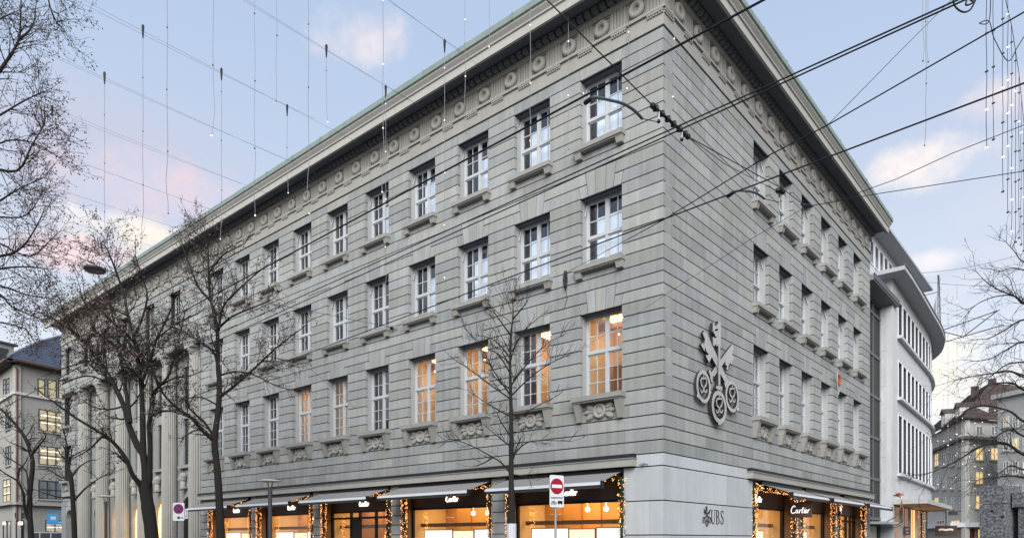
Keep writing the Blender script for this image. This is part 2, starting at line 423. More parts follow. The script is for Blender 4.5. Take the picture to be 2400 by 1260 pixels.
# wall mass behind the stones, with window openings
def facade_mass(fac, cs, a0, a1, z0, z1):
    m = MB(); jm = MB()
    def bx(b0, b1, y0, y1, c0, c1, m_=None): (m_ or m).box(sgn(fac, b0), sgn(fac, b1), y0, y1, c0, c1)
    zs = z0
    for (b, t) in sorted(ROWS):
        bx(a0+.03, a1-.03, .06, .62, zs, b)
        e = [a0] + [v for c in cs for v in (c-WW, c+WW)] + [a1]
        for j in range(0, len(e), 2):
            bx(e[j]+.05, e[j+1]-.05, .06, .168, b, t); bx(e[j]+.002, e[j+1]-.002, .168, .62, b, t, jm)
        zs = t
    bx(a0+.03, a1-.03, .06, .62, zs, z1)
    jm.xf(FM(fac)); jm.build('window_reveals', mat('pale_reveal', (.335, .352, .358), .9, noise=.12, nscale=2, streak=.12), bank, kind='stuff')
    m.xf(FM(fac)); return m
facade_mass('L', WL, 0.0, COL0, 4.04, 19.7).build('wall', MORTAR, bank)
facade_mass('R', WR, .62, END_R, 4.04, 19.7).build('wall', MORTAR, bank)
# lintel soffits, shade under the heads painted in along with soot
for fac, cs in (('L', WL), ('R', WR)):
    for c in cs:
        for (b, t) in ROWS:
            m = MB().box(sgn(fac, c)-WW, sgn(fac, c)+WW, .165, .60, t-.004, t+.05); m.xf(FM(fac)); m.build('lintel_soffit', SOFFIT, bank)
# ---- windows
def bars(m, x0, x1, z0, z1, t, y0, y1):
    m.box(x0, x1, y0, y1, z0, z0+t); m.box(x0, x1, y0, y1, z1-t, z1)
    m.box(x0, x0+t, y0, y1, z0+t, z1-t); m.box(x1-t, x1, y0, y1, z0+t, z1-t)
WMESH = {}; PANES = {}
def window_design(h, w, rows_up, rows_low, split, cols=2, leaves=2, tag_=''):
    key = (round(h, 2), round(w, 2), rows_up, rows_low, cols, leaves, tag_)
    if key in WMESH: return WMESH[key]
    m = MB(); y = .40; panes = []
    bars(m, -w, w, 0, h, .062, y, y+.12)
    zt = h*split
    m.box(-w+.062, w-.062, y-.02, y+.12, zt-.05, zt+.05)
    lw = (2*w-.124)/leaves
    for i in range(leaves-1):
        xx = -w+.062+lw*(i+1); m.box(xx-.045, xx+.045, y-.012, y+.118, .062, zt-.05); m.box(xx-.045, xx+.045, y-.012, y+.118, zt+.05, h-.062)
    for i in range(leaves):
        xa = -w+.062+lw*i + (.045 if i else 0); xb = -w+.062+lw*(i+1) - (.045 if i < leaves-1 else 0)
        for (za, zb, n) in ((.062, zt-.05, rows_low), (zt+.05, h-.062, rows_up)):
            bars(m, xa+.002, xb-.002, za+.002, zb-.002, .036, y+.02, y+.09)
            ia, ib, ja, jb = xa+.038, xb-.038, za+.038, zb-.038
            zz = [ja + (jb-ja)*q for q in n] ; zz = [ja] + zz + [jb]
            for q in zz[1:-1]: m.box(ia, ib, y+.035, y+.075, q-.015, q+.015)
            cx = [ia + (ib-ia)*k/cols for k in range(cols+1)]
            for q in cx[1:-1]: m.box(q-.013, q+.013, y+.037, y+.073, ja, jb)
            for k in range(cols):
                for r_ in range(len(zz)-1):
                    pa = cx[k] + (.013 if k else 0); pb = cx[k+1] - (.013 if k < cols-1 else 0)
                    qa = zz[r_] + (.015 if r_ else 0); qb = zz[r_+1] - (.015 if r_ < len(zz)-2 else 0)
                    panes.append((pa, pb, qa, qb))
    WMESH[key] = (m.mesh('window', WHITE), panes); return WMESH[key]
def pane_obj(pa, pb, qa, qb, y, parent, mt=None, yaw=0):
    w, h = round(pb-pa, 3), round(qb-qa, 3); k = (w, h, mt)
    if k not in PANES: PANES[k] = MB().box(-w/2, w/2, 0, .006, -h/2, h/2).mesh('pane', mt or GLASS)
    o = ob('pane', PANES[k], parent, ((pa+pb)/2, y, (qa+qb)/2))
    o.rotation_euler = (random.gauss(0, .006), 0, random.gauss(0, .008)); return o
SILLS = {}
def sill_mesh(kind):
    if kind in SILLS: return SILLS[kind]
    m = MB()
    if kind == 'plain':
        m.box(-WW-.14, WW+.14, -.27, .5, -.155, 0); m.box(-WW-.11, WW+.11, -.225, .1, -.20, -.155)
    else:
        m.box(-WW-.16, WW+.16, -.36, .5, -.17, 0); m.box(-WW-.12, WW+.12, -.31, .1, -.225, -.17)
    SILLS[kind] = m.mesh('sill', SILLM)
    b = MB()
    if kind == 'plain': b.hexa([(-.11,-.16,-.40),(.11,-.16,-.40),(.11,.02,-.40),(-.11,.02,-.40),(-.13,-.21,-.202),(.13,-.21,-.202),(.13,.02,-.202),(-.13,.02,-.202)])
    else: b.hexa([(-.09,-.12,-.86),(.09,-.12,-.86),(.09,.02,-.86),(-.09,.02,-.86),(-.13,-.28,-.227),(.13,-.28,-.227),(.13,.02,-.227),(-.13,.02,-.227)])
    SILLS[kind+'b'] = b.mesh('sill_bracket', SILLM)
    c = MB()                                              # ring and pair of shells
    c.lathe([(.26, .02), (.26, -.09), (.235, -.12), (.19, -.12), (.17, -.07), (.10, -.06), (.09, -.10), (.02, -.11)], 24, (0, .0, -.53), 'y')
    for sx in (-1, 1):
        for q, (dx, dz, ra, rb_, rot) in enumerate(((.40, .155, .17, .10, .45), (.40, -.165, .17, .10, -.45), (.50, .0, .13, .075, 0.0), (.335, .0, .07, .05, 0.0))):
            for e_, (f_, dep) in enumerate(((1.0, .07), (.66, .10))):
                pts = []
                for k in range(14):
                    t_ = 2*math.pi*k/14; px_, pz_ = ra*f_*math.cos(t_), rb_*f_*math.sin(t_)
                    pts.append((sx*(dx+px_*math.cos(rot)-pz_*math.sin(rot)), -.53+dz+px_*math.sin(rot)+pz_*math.cos(rot)))
                c.prism(pts if sx > 0 else pts[::-1], -dep-.002*q, .01)
    SILLS['carve'] = c.mesh('sill_carving', TRIM)
    return SILLS[kind]
ROOMS = {}
def room(kind, h, w):
    k = (kind, round(h, 2), round(w, 2))
    if k in ROOMS: return ROOMS[k]
    m = MB(); mt = [DARKROOM]
    y0, y1 = .60, 2.6; a = w+.25
    def shell(mm, ya, yb, x0, x1, z0, z1):
        mm.add([(x0,ya,z0),(x1,ya,z0),(x1,yb,z0),(x0,yb,z0),(x0,ya,z1),(x1,ya,z1),(x1,yb,z1),(x0,yb,z1)], [(0,1,2,3),(4,7,6,5),(3,2,6,7),(0,3,7,4),(1,5,6,2)])
    shell(m, y0, y1, -a, a, -.25, h+.1)
    me = m.mesh('interior', WARMROOM if kind.startswith('warm') else DARKROOM)
    extra = MB(); res = [('interior', me)]
    if kind == 'blind':
        b = MB().box(-w+.16, w+.1, .86, .87, 0.0, h*.83); res.append(('blind', b.mesh('blind', BLIND)))
    elif kind == 'blind2':
        b = MB().box(-w+.55, w+.1, .82, .83, 0.0, h*.78); res.append(('blind', b.mesh('blind', BLIND)))
    elif kind == 'half':
        b = MB().box(0.0, w+.1, .80, .81, 0.0, h*.9); res.append(('blind', b.mesh('blind', mat('grey_blind', (.55, .58, .62), .8))))
    elif kind == 'warm':
        pn = MB(); [pn.ball((-.55+.36*q, 1.3+.2*(q % 2), h-.35-.12*(q % 3)), .035, 8, 5) for q in range(4)]; res.append(('pendant_lamps', pn.mesh('pendant_lamps', LAMPW)))
        fu = MB().box(-w, -w+.75, 2.2, 2.55, -.2, h*.55); fu.box(.1, .9, 2.45, 2.58, h*.35, h*.75); fu.box(-w-.2, w+.2, 1.55, 1.7, h-.18, h+.05); res.append(('furniture', fu.mesh('furniture', mat('brown_furniture', (.28, .15, .07), .6))))
        res.append(('lamp', MB().box(-.5, .5, 1.1, 2.2, h+.02, h+.06).mesh('lamp', LAMPW)))
    elif kind == 'warmdim':
        res.append(('lamp', MB().box(-.3, .3, 1.4, 2.0, h+.02, h+.06).mesh('lamp', mat('dim_warm_lamp', (.9, .8, .6), .5, emit=(1.0, .55, .22), estr=1.0))))
    elif kind == 'warmcurtain':
        res.append(('lamp', MB().box(-.5, .5, 1.1, 2.2, h+.02, h+.06).mesh('lamp', LAMPW)))
        res.append(('curtain', MB().box(-w-.2, -w+.5, .66, .72, 0.0, h+.05).mesh('curtain', CURTAIN)))
        res.append(('green_decoration', MB().ball((.35, 1.2, .95), .22, 10, 7, 1, 1, 1.3).mesh('green_decoration', mat('green_decor', (.05, .22, .06), .6)))); res.append(('red_decoration', MB().ball((.3, 1.1, .45), .26, 10, 7).mesh('red_decoration', mat('red_decor', (.5, .04, .03), .6))))
    ROOMS[k] = res; return res
def make_window(fac, a, z0, z1, low, kind):
    h = z1-z0
    me, panes = window_design(h, WW, (.45,), (.333, .666) if low else (.28,), .56 if low else .47)
    o = ob('window', me, bank, locp(fac, a, z0), ROT[fac])
    for p in panes: pane_obj(*p, .455, o)
    sk = 'carved' if low else 'plain'
    ob('sill', sill_mesh(sk), o)
    for s in (-1, 1): ob('sill_bracket', SILLS[sk+'b'], o, (s*(WW-.02), 0, 0))
    if low: ob('sill_carving', SILLS['carve'], o)
    for nm, rm in room(kind, h, WW): ob(nm, rm, o)
    return o
KL = {0: ['blind','blind','blind2','blind','blind2','half','dark','half','dark','dark'],
      1: ['blind','blind','blind','blind2','half','blind2','half','dark','dark','dark'],
      2: ['warm','warmcurtain','warm','warm','half','warmdim','warm','dark','dark','dark']}
KR = {0: ['half','dark','half','dark','dark','dark'], 1: ['half','half','dark','dark','dark','dark'], 2: ['half','dark','dark','dark','dark','dark']}
for r, (b, t) in enumerate(ROWS):
    for k, c in enumerate(WL): make_window('L', c, b, t, r == 2, KL[r][k])
    for k, c in enumerate(WR): make_window('R', c, b, t, r == 2, KR[r][k])
# tilt-open casement stays: a pale arm in the reveal of every window on the street side
STAY = MB().tube([(-WW+.06, .36, 0), (-WW+.03, .25, -.42)], .018, 5).mesh('casement_stay', WHITE)
for fac, cs in (('L', WL), ('R', WR)):
    for c in cs:
        for (b, t) in ROWS[:2]: ob('casement_stay', STAY, bank, locp(fac, c if fac == 'L' else c, t-.12), ROT[fac], (1 if fac == 'L' else -1, 1, 1))
# ---- entablature swept round the corner
def sweep(prof, name, mt, uL, vR, parent=bank, close=True):
    m = MB(); n = len(prof)
    for (o, z) in prof: m.v.append((-uL-max(o, 0)*.9, -o, z))
    for (o, z) in prof: m.v.append((o, -o, z))
    for (o, z) in prof: m.v.append((o, vR+max(o, 0)*.0, z))
    for s in range(2):
        for i in range(n):
            j = (i+1) % n; m.f.append((s*n+i, (s+1)*n+i, (s+1)*n+j, s*n+j))
    m.f.append(tuple(range(n))); m.f.append(tuple(range(3*n-1, 2*n-1, -1)))
    return m.build(name, mt, parent)
ENT0 = zc(61)
sweep([(.035, ENT0+.05), (.035, 18.86), (-.2, 18.86), (-.2, ENT0+.05)], 'architrave', TRIM, END_L, END_R)
sweep([(.0, 18.86), (.11, 18.865), (.11, 18.93), (.09, 18.935), (.09, 18.985), (-.2, 18.985)], 'taenia', TRIM, END_L, END_R)
sweep([(.0, 18.985), (.0, 19.78), (-.3, 19.78), (-.3, 18.985)], 'frieze', TRIM, END_L, END_R)
sweep([(.05, 19.60), (.12, 19.64), (.14, 19.74), (.14, 19.79), (-.25, 19.79), (-.25, 19.60)], 'frieze_cap', TRIM, END_L, END_R)
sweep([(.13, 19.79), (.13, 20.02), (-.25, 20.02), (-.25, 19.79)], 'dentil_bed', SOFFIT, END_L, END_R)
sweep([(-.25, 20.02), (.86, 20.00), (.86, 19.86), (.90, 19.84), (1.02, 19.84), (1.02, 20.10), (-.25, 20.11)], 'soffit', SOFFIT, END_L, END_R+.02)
sweep([(.9, 19.842), (1.026, 19.83), (1.026, 20.14), (1.08, 20.16), (1.09, 20.22), (1.19, 20.34), (1.21, 20.40), (-.2, 20.40), (-.2, 20.112), (.9, 20.112)], 'cornice', mat('pale_cornice_stone', (.37, .366, .338), .85, noise=.12, nscale=1.2, streak=.1), END_L, END_R+.02)
sweep([(1.23, 20.40), (1.27, 20.43), (1.25, 20.67), (1.17, 20.71), (-.3, 21.4), (-.3, 20.402)], 'copper_gutter', COPPER, END_L, END_R+.02)
# seams of the copper edge
for fac, n, step in (('L', 24, 2.4), ('R', 11, 2.4)):
    for k in range(n):
        a = .6 + k*step; m = MB().box(sgn(fac, a)-.02, sgn(fac, a)+.02, -1.285, -1.15, 20.42, 20.685); m.xf(FM(fac)); m.build('copper_seam', COPPER, bank)
DISC = MB().lathe([(.285, .0), (.30, -.06), (.28, -.13), (.22, -.17), (.15, -.16), (.115, -.10), (.105, -.05), (.06, -.035), (.005, -.03)], 28, (0, 0, 0), 'y').mesh('medallion', TRIM, True)
DFR = MB(); bars(DFR, -.36, .36, -.345, .335, .035, -.045, .01); DFR.box(-.36, .36, -.10, .01, .335, .40); DFR = DFR.mesh('medallion_frame', TRIM)
TRI = MB()
for i in range(5): TRI.prism([(-.30+i*.125, -.36), (-.30+i*.125+.085, -.36), (-.30+i*.125+.085, .27), (-.30+i*.125, .27)], -.075, .0)
TRI.box(-.33, .345, -.05, .0, -.40, -.36); TRI.box(-.33, .345, -.09, .0, .27, .335); TRI.box(-.33, .345, -.035, .01, -.36, .27)
TRI = TRI.mesh('triglyph', TRIM)
GUT = MB(); GUT.box(-.30, .30, -.10, .0, -.06, 0)
for i in range(6): GUT.hexa([(-.29+i*.102,-.085,-.13),(-.22+i*.102,-.085,-.13),(-.22+i*.102,-.04,-.13),(-.29+i*.102,-.04,-.13),(-.28+i*.102,-.08,-.06),(-.23+i*.102,-.08,-.06),(-.23+i*.102,-.04,-.06),(-.28+i*.102,-.04,-.06)])
GUT = GUT.mesh('guttae', TRIM)
P_T = 1.385
for fac, end in (('L', END_L), ('R', END_R)):
    k = 0
    while True:
        a = .96 + k*P_T
        if a > end-.4: break
        ob('medallion', DISC, bank, locp(fac, a, 19.27), ROT[fac]); ob('medallion_frame', DFR, bank, locp(fac, a, 19.27), ROT[fac])
        t = a - P_T/2
        if t > .2:
            ob('triglyph', TRI, bank, locp(fac, t, 19.33), ROT[fac]); ob('guttae', GUT, bank, locp(fac, t, 18.857), ROT[fac])
        k += 1
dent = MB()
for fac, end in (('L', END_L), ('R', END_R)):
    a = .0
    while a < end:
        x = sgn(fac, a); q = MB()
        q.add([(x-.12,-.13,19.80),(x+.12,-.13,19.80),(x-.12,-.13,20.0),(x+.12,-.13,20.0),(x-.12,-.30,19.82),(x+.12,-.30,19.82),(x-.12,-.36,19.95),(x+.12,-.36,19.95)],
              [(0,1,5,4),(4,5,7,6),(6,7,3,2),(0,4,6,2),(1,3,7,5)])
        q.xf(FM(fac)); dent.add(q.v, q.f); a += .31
dent.build('dentils', mat('dark_dentil_stone', (.17, .17, .175), .9, noise=.15, nscale=3), bank, kind='stuff')  # dentils darker than the other trim
# ---- ground floor: clean corner block, piers, ledge
OPL = [(1.49, 6.70), (7.56, 12.89), (13.74, 19.03), (19.91, 25.29), (26.04, 31.03)]
OPR = [(7.47, 12.41), (13.31, 18.41), (19.24, 24.25)]
ZH = 4.03
def fbox(fac, a0, a1, y0, y1, z0, z1):
    m = MB().box(sgn(fac, a0), sgn(fac, a1), y0, y1, z0, z1); m.xf(FM(fac)); return m
CJ = [0.0, .6, zc(1252.2), zc(1170.7), zc(1088.9), zc(1058.7)]
CUTS_L = {1: [.7], 2: [.52], 3: [.98], 4: [.5]}
CUTS_R = {0: [2.2, 4.6], 1: [1.6, 3.3, 5.2], 2: [2.4, 4.4, 6.0], 3: [.42, 1.75, 3.35, 4.9, 6.6], 4: [1.1, 2.6, 4.3, 6.0]}
for i in range(5):
    z0, z1 = CJ[i], CJ[i+1]
    el = 1.49 if i < 4 else 1.0; er = 7.47 if i < 4 else 6.9
    c = [0.0] + CUTS_L.get(i, []) + [el]
    for j in range(len(c)-1): fbox('L', c[j]+(.002 if j else 0), c[j+1]-.002, 0, .45 if i < 4 else .2, z0+GAP, z1-GAP).build('base_stone', BASE, bank)
    c = [.452 if i < 4 else .202] + [v for v in CUTS_R.get(i, []) if v > .5] + [er]
    for j in range(len(c)-1): fbox('R', c[j]+.002, c[j+1]-.002, 0, .45 if i < 4 else .2, z0+GAP, z1-GAP).build('base_stone', BASE, bank)
core = MB(); 
for fac, ops, end in (('L', OPL, COL0), ('R', OPR, END_R)):
    e = [.05 if fac == 'L' else .5] + [v for o in ops for v in o] + [end]
    for j in range(0, len(e), 2):
        m = fbox(fac, e[j]+.02, e[j+1]-.02, .03, .9, 0, ZH); core.add(m.v, m.f)
        if j == 0: continue
        zz = .0; hs = [.55, .42, .44, .42, .44, .42, .44, .42, .48]
        for h in hs:
            fbox(fac, e[j], e[j+1], 0, .44, zz+GAP, min(zz+h, ZH)-GAP).build('pier_stone', STONE, bank); zz += h
    m = fbox(fac, .5, end-.03, .031, .6, ZH+.012, 4.45); core.add(m.v, m.f)
core.build('wall', MORTAR, bank)
fbox('L', 1.0, COL0, -.24, .1, 4.06, 4.31).build('stone_ledge', TRIM, bank); fbox('L', .97, COL0, -.28, .1, 4.31, 4.335).build('ledge_cap', TRIM, bank)
fbox('R', 6.9, END_R+.1, -.24, .1, 4.06, 4.31).build('stone_ledge', TRIM, bank); fbox('R', 6.87, END_R+.1, -.28, .1, 4.31, 4.335).build('ledge_cap', TRIM, bank)
FLASH = mat('stained_lead_flashing', (.022, .020, .026), .6, noise=.5, nscale=6, streak=.3)
fbox('L', 1.0, COL0, -.20, .05, 4.336, 4.478).build('lead_flashing', FLASH, bank); fbox('R', 6.9, END_R, -.20, .05, 4.336, 4.478).build('lead_flashing', FLASH, bank)

# ---- shop fronts
STROKES = [([(1.0,1.3),(0.98,1.52),(.78,1.6),(.48,1.38),(.27,.92),(.2,.42),(.34,.1),(.64,.03),(.98,.22)], .16),
 ([(1.6,.66),(1.38,.74),(1.18,.52),(1.12,.22),(1.25,.04),(1.45,.2),(1.62,.70),(1.52,.2),(1.62,.04),(1.8,.2)], .12),
 ([(2.02,.74),(1.86,.02)], .13), ([(1.93,.42),(2.12,.70),(2.27,.66)], .12),
 ([(2.68,1.25),(2.42,.32),(2.44,.06),(2.62,.1)], .14), ([(2.28,.78),(2.85,.82)], .10),
 ([(2.98,.72),(2.82,.22),(2.86,.04),(3.02,.14)], .13), ([(3.05,.98),(3.08,1.08)], .14),
 ([(3.08,.36),(3.36,.46),(3.42,.64),(3.28,.73),(3.12,.52),(3.07,.22),(3.2,.03),(3.48,.18)], .12),
 ([(3.72,.74),(3.55,.02)], .13), ([(3.64,.44),(3.84,.72),(4.0,.68)], .12)]
def script_word(mt, name, parent, loc, rz, h, depth=.03):
    m = MB(); k = h/1.6; e = 0
    for pts, w in STROKES:
        e += .0004
        m.ribbon([((x-2.1)*k, z*k) for x, z in pts], w*k*.95, -depth-e, 0)
    return m.build(name, mt, parent, loc=loc, rz=rz)
def smooth_prof(x0, x1, z0, z1): pass
POSTER = mat('backlit_display', (.9, .92, .95), .5, emit=(.92, .95, 1.0), estr=.22)
POSTERW = mat('backlit_display_warm', (.95, .85, .7), .5, emit=(1.0, .80, .5), estr=.28)
REDM = mat('red_print', (.55, .02, .04), .5)
GREYPR = mat('grey_print', (.35, .37, .42), .6)
def shop(fac, i, o, door=False):
    a0, a1 = o; mid = (a0+a1)/2; w = (a1-a0)/2
    loc = locp(fac, mid, 0); rz = ROT[fac]
    f = MB(); f.box(-w, w, .45, .60, 3.02, ZH+.2); f.box(-w, w, .12, .45, 3.96, ZH+.2)
    fas = f.build('fascia', BRONZE, bank, loc=loc, rz=rz)
    sx = .0
    script_word(NEON, 'lit_lettering', fas, ((.0 if not door else .12) if fac == 'L' else -.75, .445, 3.23), 0, .30)
    fr = MB(); bars(fr, -w, w, 0, 3.02, .09, .50, .62); fr.box(-w+.09, w-.09, .52, .60, .09, .35)
    if door:
        for xx in (-1.05, -.35, .9, 1.75): fr.box(xx-.05, xx+.05, .5, .62, .35, 2.93)
        fr.box(-w+.09, w-.09, .5, .62, 2.62, 2.72); fr.box(-1.0, -.4, .53, .59, .35, 2.62)
    win = fr.build('shop_window', BLACKM, bank, loc=loc, rz=rz)
    pane_obj(-w+.09, w-.09, .35, 2.93, .555, win, SHOPGLASS)
    # wooden surround inside the opening
    for s in (-1, 1): MB().box(s*w-.012*s, s*(w-.03), .13, .45, 0, 3.96).build('jamb_panel', mat('bronze_jamb', (.16, .10, .065), .5), win)
    # interior
    r = MB(); ya, yb = .66, 4.2
    r.add([(-w,ya,0.01),(w,ya,0.01),(w,yb,0.01),(-w,yb,0.01),(-w,ya,3.25),(w,ya,3.25),(w,yb,3.25),(-w,yb,3.25)], [(0,1,2,3),(4,7,6,5),(3,2,6,7),(0,3,7,4),(1,5,6,2)])
    r.build('interior', mat('cream_shop_wall', (.66, .52, .30), .7), win)
    n = 6
    rr = random.Random(i*3+(0 if fac == 'L' else 50))
    for k in range(n):
        xa = -w+2*w*k/n; MB().box(xa+.01, xa+2*w/n-.01, 2.75-rr.uniform(0, .5), 2.8, .02, 3.1).build('wood_panel', WOOD, win)
    MB().box(-w*.8, w*.8, 1.0, 2.4, 3.19, 3.24).build('ceiling_lamp', mat('shop_ceiling_lamp', (.9, .8, .6), .5, emit=(1.0, .58, .22), estr=1.15), win)
    MB().box(-w+.1, w-.1, .95, 1.05, 2.18, 2.34).build('display_rail', mat('rail_wood', (.20, .11, .06), .5), win)
    for k in range(2 if not door else 0):
        lp = MB().ball((-.25+k*.85, 2.0, 2.78), .09, 12, 8); lp.tube([(-.25+k*.85, 2.0, 2.86), (-.25+k*.85, 2.0, 3.19)], .004, 5)
        lp.build('globe_lamp', mat('globe_lamp', (1, .95, .85), .4, emit=(1, .85, .6), estr=4.0), win)
    # reveal of the window head: arched niche with shelf
    if not door:
        m = MB().box(-w+.35, -w+.95, 2.2, 2.25, 2.35, 2.40); m.box(-w+.35, -w+.95, 2.2, 2.25, 2.62, 2.66); m.build('shelf', WHITE, win)
    return loc, rz, w
names_l = ['by the stone corner', 'second from the corner', 'with the glazed door', 'behind the lamp post', 'by the fluted columns']
names_r = ['nearest in the side street', 'midway in the side street', 'farthest in the side street']
def displays(fac, i, loc, rz, w, nm):
    M = Matrix.Translation(loc) @ Matrix.Rotation(rz, 4, 'Z')
    spec = [(-w+.55, -w+.55+1.75, POSTER), (-.45, .85, POSTERW), (.98, w-.2, POSTER)] if fac == 'L' else [(-w+.3, -w+1.1, POSTER), (.1, .9, POSTERW)]
    words = ['left', 'middle', 'right']
    for k, (xa, xb, mt) in enumerate(spec):
        p = M @ Vector(((xa+xb)/2, .80+.05*(k % 2), .5))
        t = thing('display_panel', f'bright display panel, {words[k]} one in the shop window {nm}', 'display panel', p, rz, 'backlit panels in the shop windows')
        hw = (xb-xa)/2; top = 1.53 - .04*(k == 1)
        MB().box(-hw, hw, 0, .04, 0, top).build('panel', mt, t)
        fr = MB(); bars(fr, -hw-.03, hw+.03, -.02, top+.03, .03, -.005, .045); fr.build('frame', mat('bronze_edge', (.3, .18, .08), .4, metal=.5), t)
        if k != 1:
            n = 3 if i == 1 else 1
            for q in range(n):
                cx = -hw*.62 + q*hw*.6
                if i == 1: pts = [(cx-.1, .3), (cx+.1, .3), (cx+.1, 1.02)] + [(cx+.1*math.cos(a), 1.02+.1*math.sin(a)) for a in (.5, 1.0, 1.57, 2.1, 2.6)] + [(cx-.1, 1.02)]
                else: pts = [(cx+.26, .55), (cx+.33, .55), (cx+.36, .95), (cx+.31, 1.08), (cx+.25, .98)]
                MB().prism(pts, -.006, -.001).build('red_motif', REDM, t)
            lines = MB()
            for q in range(6):
                x0 = -hw+.1+q*hw*.3; lines.ribbon([(x0, .5), (x0+.1, .9+.1*(q % 3)), (x0+.28, .8), (x0+.3, 1.2-.1*(q % 2))], .012, -.004-.0003*q, -.001)
            lines.build('line_drawing', GREYPR, t)
        else:
            m = MB().ribbon([(0, .9), (.06, 1.05), (-.03, 1.15), (.02, 1.25)], .02, -.004, -.001); m.build('red_motif', REDM, t)
for i, o in enumerate(OPL):
    a = shop('L', i, o, i == 2)
    if i != 2: displays('L', i, *a, names_l[i])
for i, o in enumerate(OPR):
    a = shop('R', i, o, i == 2)
    if i < 2: displays('R', i, *a, names_r[i])

# ---- awnings
def awning(fac, a0, a1, nm):
    mid = (a0+a1)/2; w = (a1-a0)/2
    t = thing('awning', f'taupe awning with pale front bar over the shop opening {nm}', 'awning', locp(fac, mid, 3.4), ROT[fac], 'awnings over the shop openings')
    m = MB(); n = 10
    for k in range(n+1):
        x = -w+2*w*k/n; sag = -.012*math.sin(math.pi*k/n)
        m.v += [(x, .0, .53), (x, -.6, .33+sag), (x, -1.24, .10)]
    for k in range(n):
        for j in range(2): m.f.append((k*3+j, k*3+3+j, k*3+4+j, k*3+1+j))
    m.v += [(x, y, z-.008) for x, y, z in m.v[:3*(n+1)]]
    off = 3*(n+1)
    m.f += [tuple(i+off for i in reversed(f)) for f in list(m.f)]
    m.build('fabric', FABRIC, t, True)
    MB().prism([(0, 0)], 0, 0) if False else None
    b = MB()
    for x0, x1 in ((-w-.02, w+.02),):
        b.hexa([(x0,-1.34,-.005),(x1,-1.34,-.005),(x1,-1.22,-.03),(x0,-1.22,-.03),(x0,-1.31,.085),(x1,-1.31,.085),(x1,-1.22,.115),(x0,-1.22,.115)])
    b.build('front_bar', ALU, t)
    v = MB().box(-w, w, -1.30, -1.23, -.10, -.032); v.build('lower_bar', DARKMET, t)
    for s in (-1, 1):
        MB().box(s*(w+.021), s*(w+.065), -1.36, -1.2, -.11, .13).build('end_cap', BLACKM, t)
        MB().tube([(s*(w-.25), -.05, .47), (s*(w-.9), -.65, .24), (s*(w-.25), -1.2, .02)], .025, 6).build('folding_arm', DARKMET, t)
    MB().box(-w-.05, w+.05, -.10, .06, .48, .62).build('cassette', BLACKM, t)
for i, (a, b) in enumerate(((1.56, 6.68), (7.62, 13.03), (13.83, 19.15), (20.06, 25.38), (26.25, 31.2))): awning('L', a, b, names_l[i])
for i, (a, b) in enumerate(((8.3, 13.1), (13.75, 19.05), (20.05, 25.1))): awning('R', a, b, names_r[i])

# ---- garlands of fir and fairy lights
def garland(path, nm, r=.145, dens=300, bl=75):
    path = [Vector(p) for p in path]
    t = thing('light_garland', nm, 'garland', path[0], 0, 'fir garlands with fairy lights round the shop openings')
    o = path[0]; nd = MB(); bu = MB(); g = MB()
    for a, b in zip(path[:-1], path[1:]):
        L = (b-a).length; d = (b-a)/L; u = d.orthogonal().normalized(); v = d.cross(u)
        g.tube([a-o, (a+b)/2-o, b-o], .05, 6)
        for k in range(int(dens*L)):
            p = a+d*random.uniform(0, L); an = random.uniform(0, 6.283); e = u*math.cos(an)+v*math.sin(an)
            q = p+e*random.uniform(.3, 1.0)*r; tip = q+(e*random.uniform(.02, .09)+d*random.uniform(-.06, .06)); s = d.cross(e)*.016
            i = len(nd.v); nd.v += [tuple(q-s-o), tuple(q+s-o), tuple(tip-o), tuple(p+e*.03-o)]; nd.f += [(i, i+1, i+2), (i, i+3, i+1)]
        for k in range(int(bl*L)):
            p = a+d*random.uniform(0, L); an = random.uniform(0, 6.283); e = u*math.cos(an)+v*math.sin(an)
            bu.ball(p+e*r*random.uniform(.8, 1.15)-o, random.uniform(.008, .013), 5, 3)
    g.build('stem', NEEDLE, t); nd.build('needles', NEEDLE, t, kind='stuff'); bu.build('fairy_lights', BULB, t, kind='stuff')
for fac, ops, nms in (('L', OPL, names_l), ('R', OPR, names_r)):
    Mx = FM(fac)
    for i, (a, b) in enumerate(ops):
        for a_, sd, ins in ((a, 'near', 1), (b, 'far', -1)):
            aa = a_ + ins*.07
            x = sgn(fac, aa)
            garland([Mx @ Vector((x, -.02, .15)), Mx @ Vector((x, -.02, 1.9)), Mx @ Vector((x, -.02, 3.72))], f'lit fir garland up the {"right" if (fac=="L")==(sd=="near") else "left"} edge of the opening {nms[i]}', bl=38 if (fac == 'L' and sd == 'near') else 72)
        x0, x1 = sgn(fac, a+.2), sgn(fac, b-.2)
        garland([Mx @ Vector((x0, .02, 3.78)), Mx @ Vector(((x0+x1)/2, .02, 3.76)), Mx @ Vector((x1, .02, 3.78))], f'horizontal lit fir garland under the awning {nms[i]}', r=.14, bl=60)
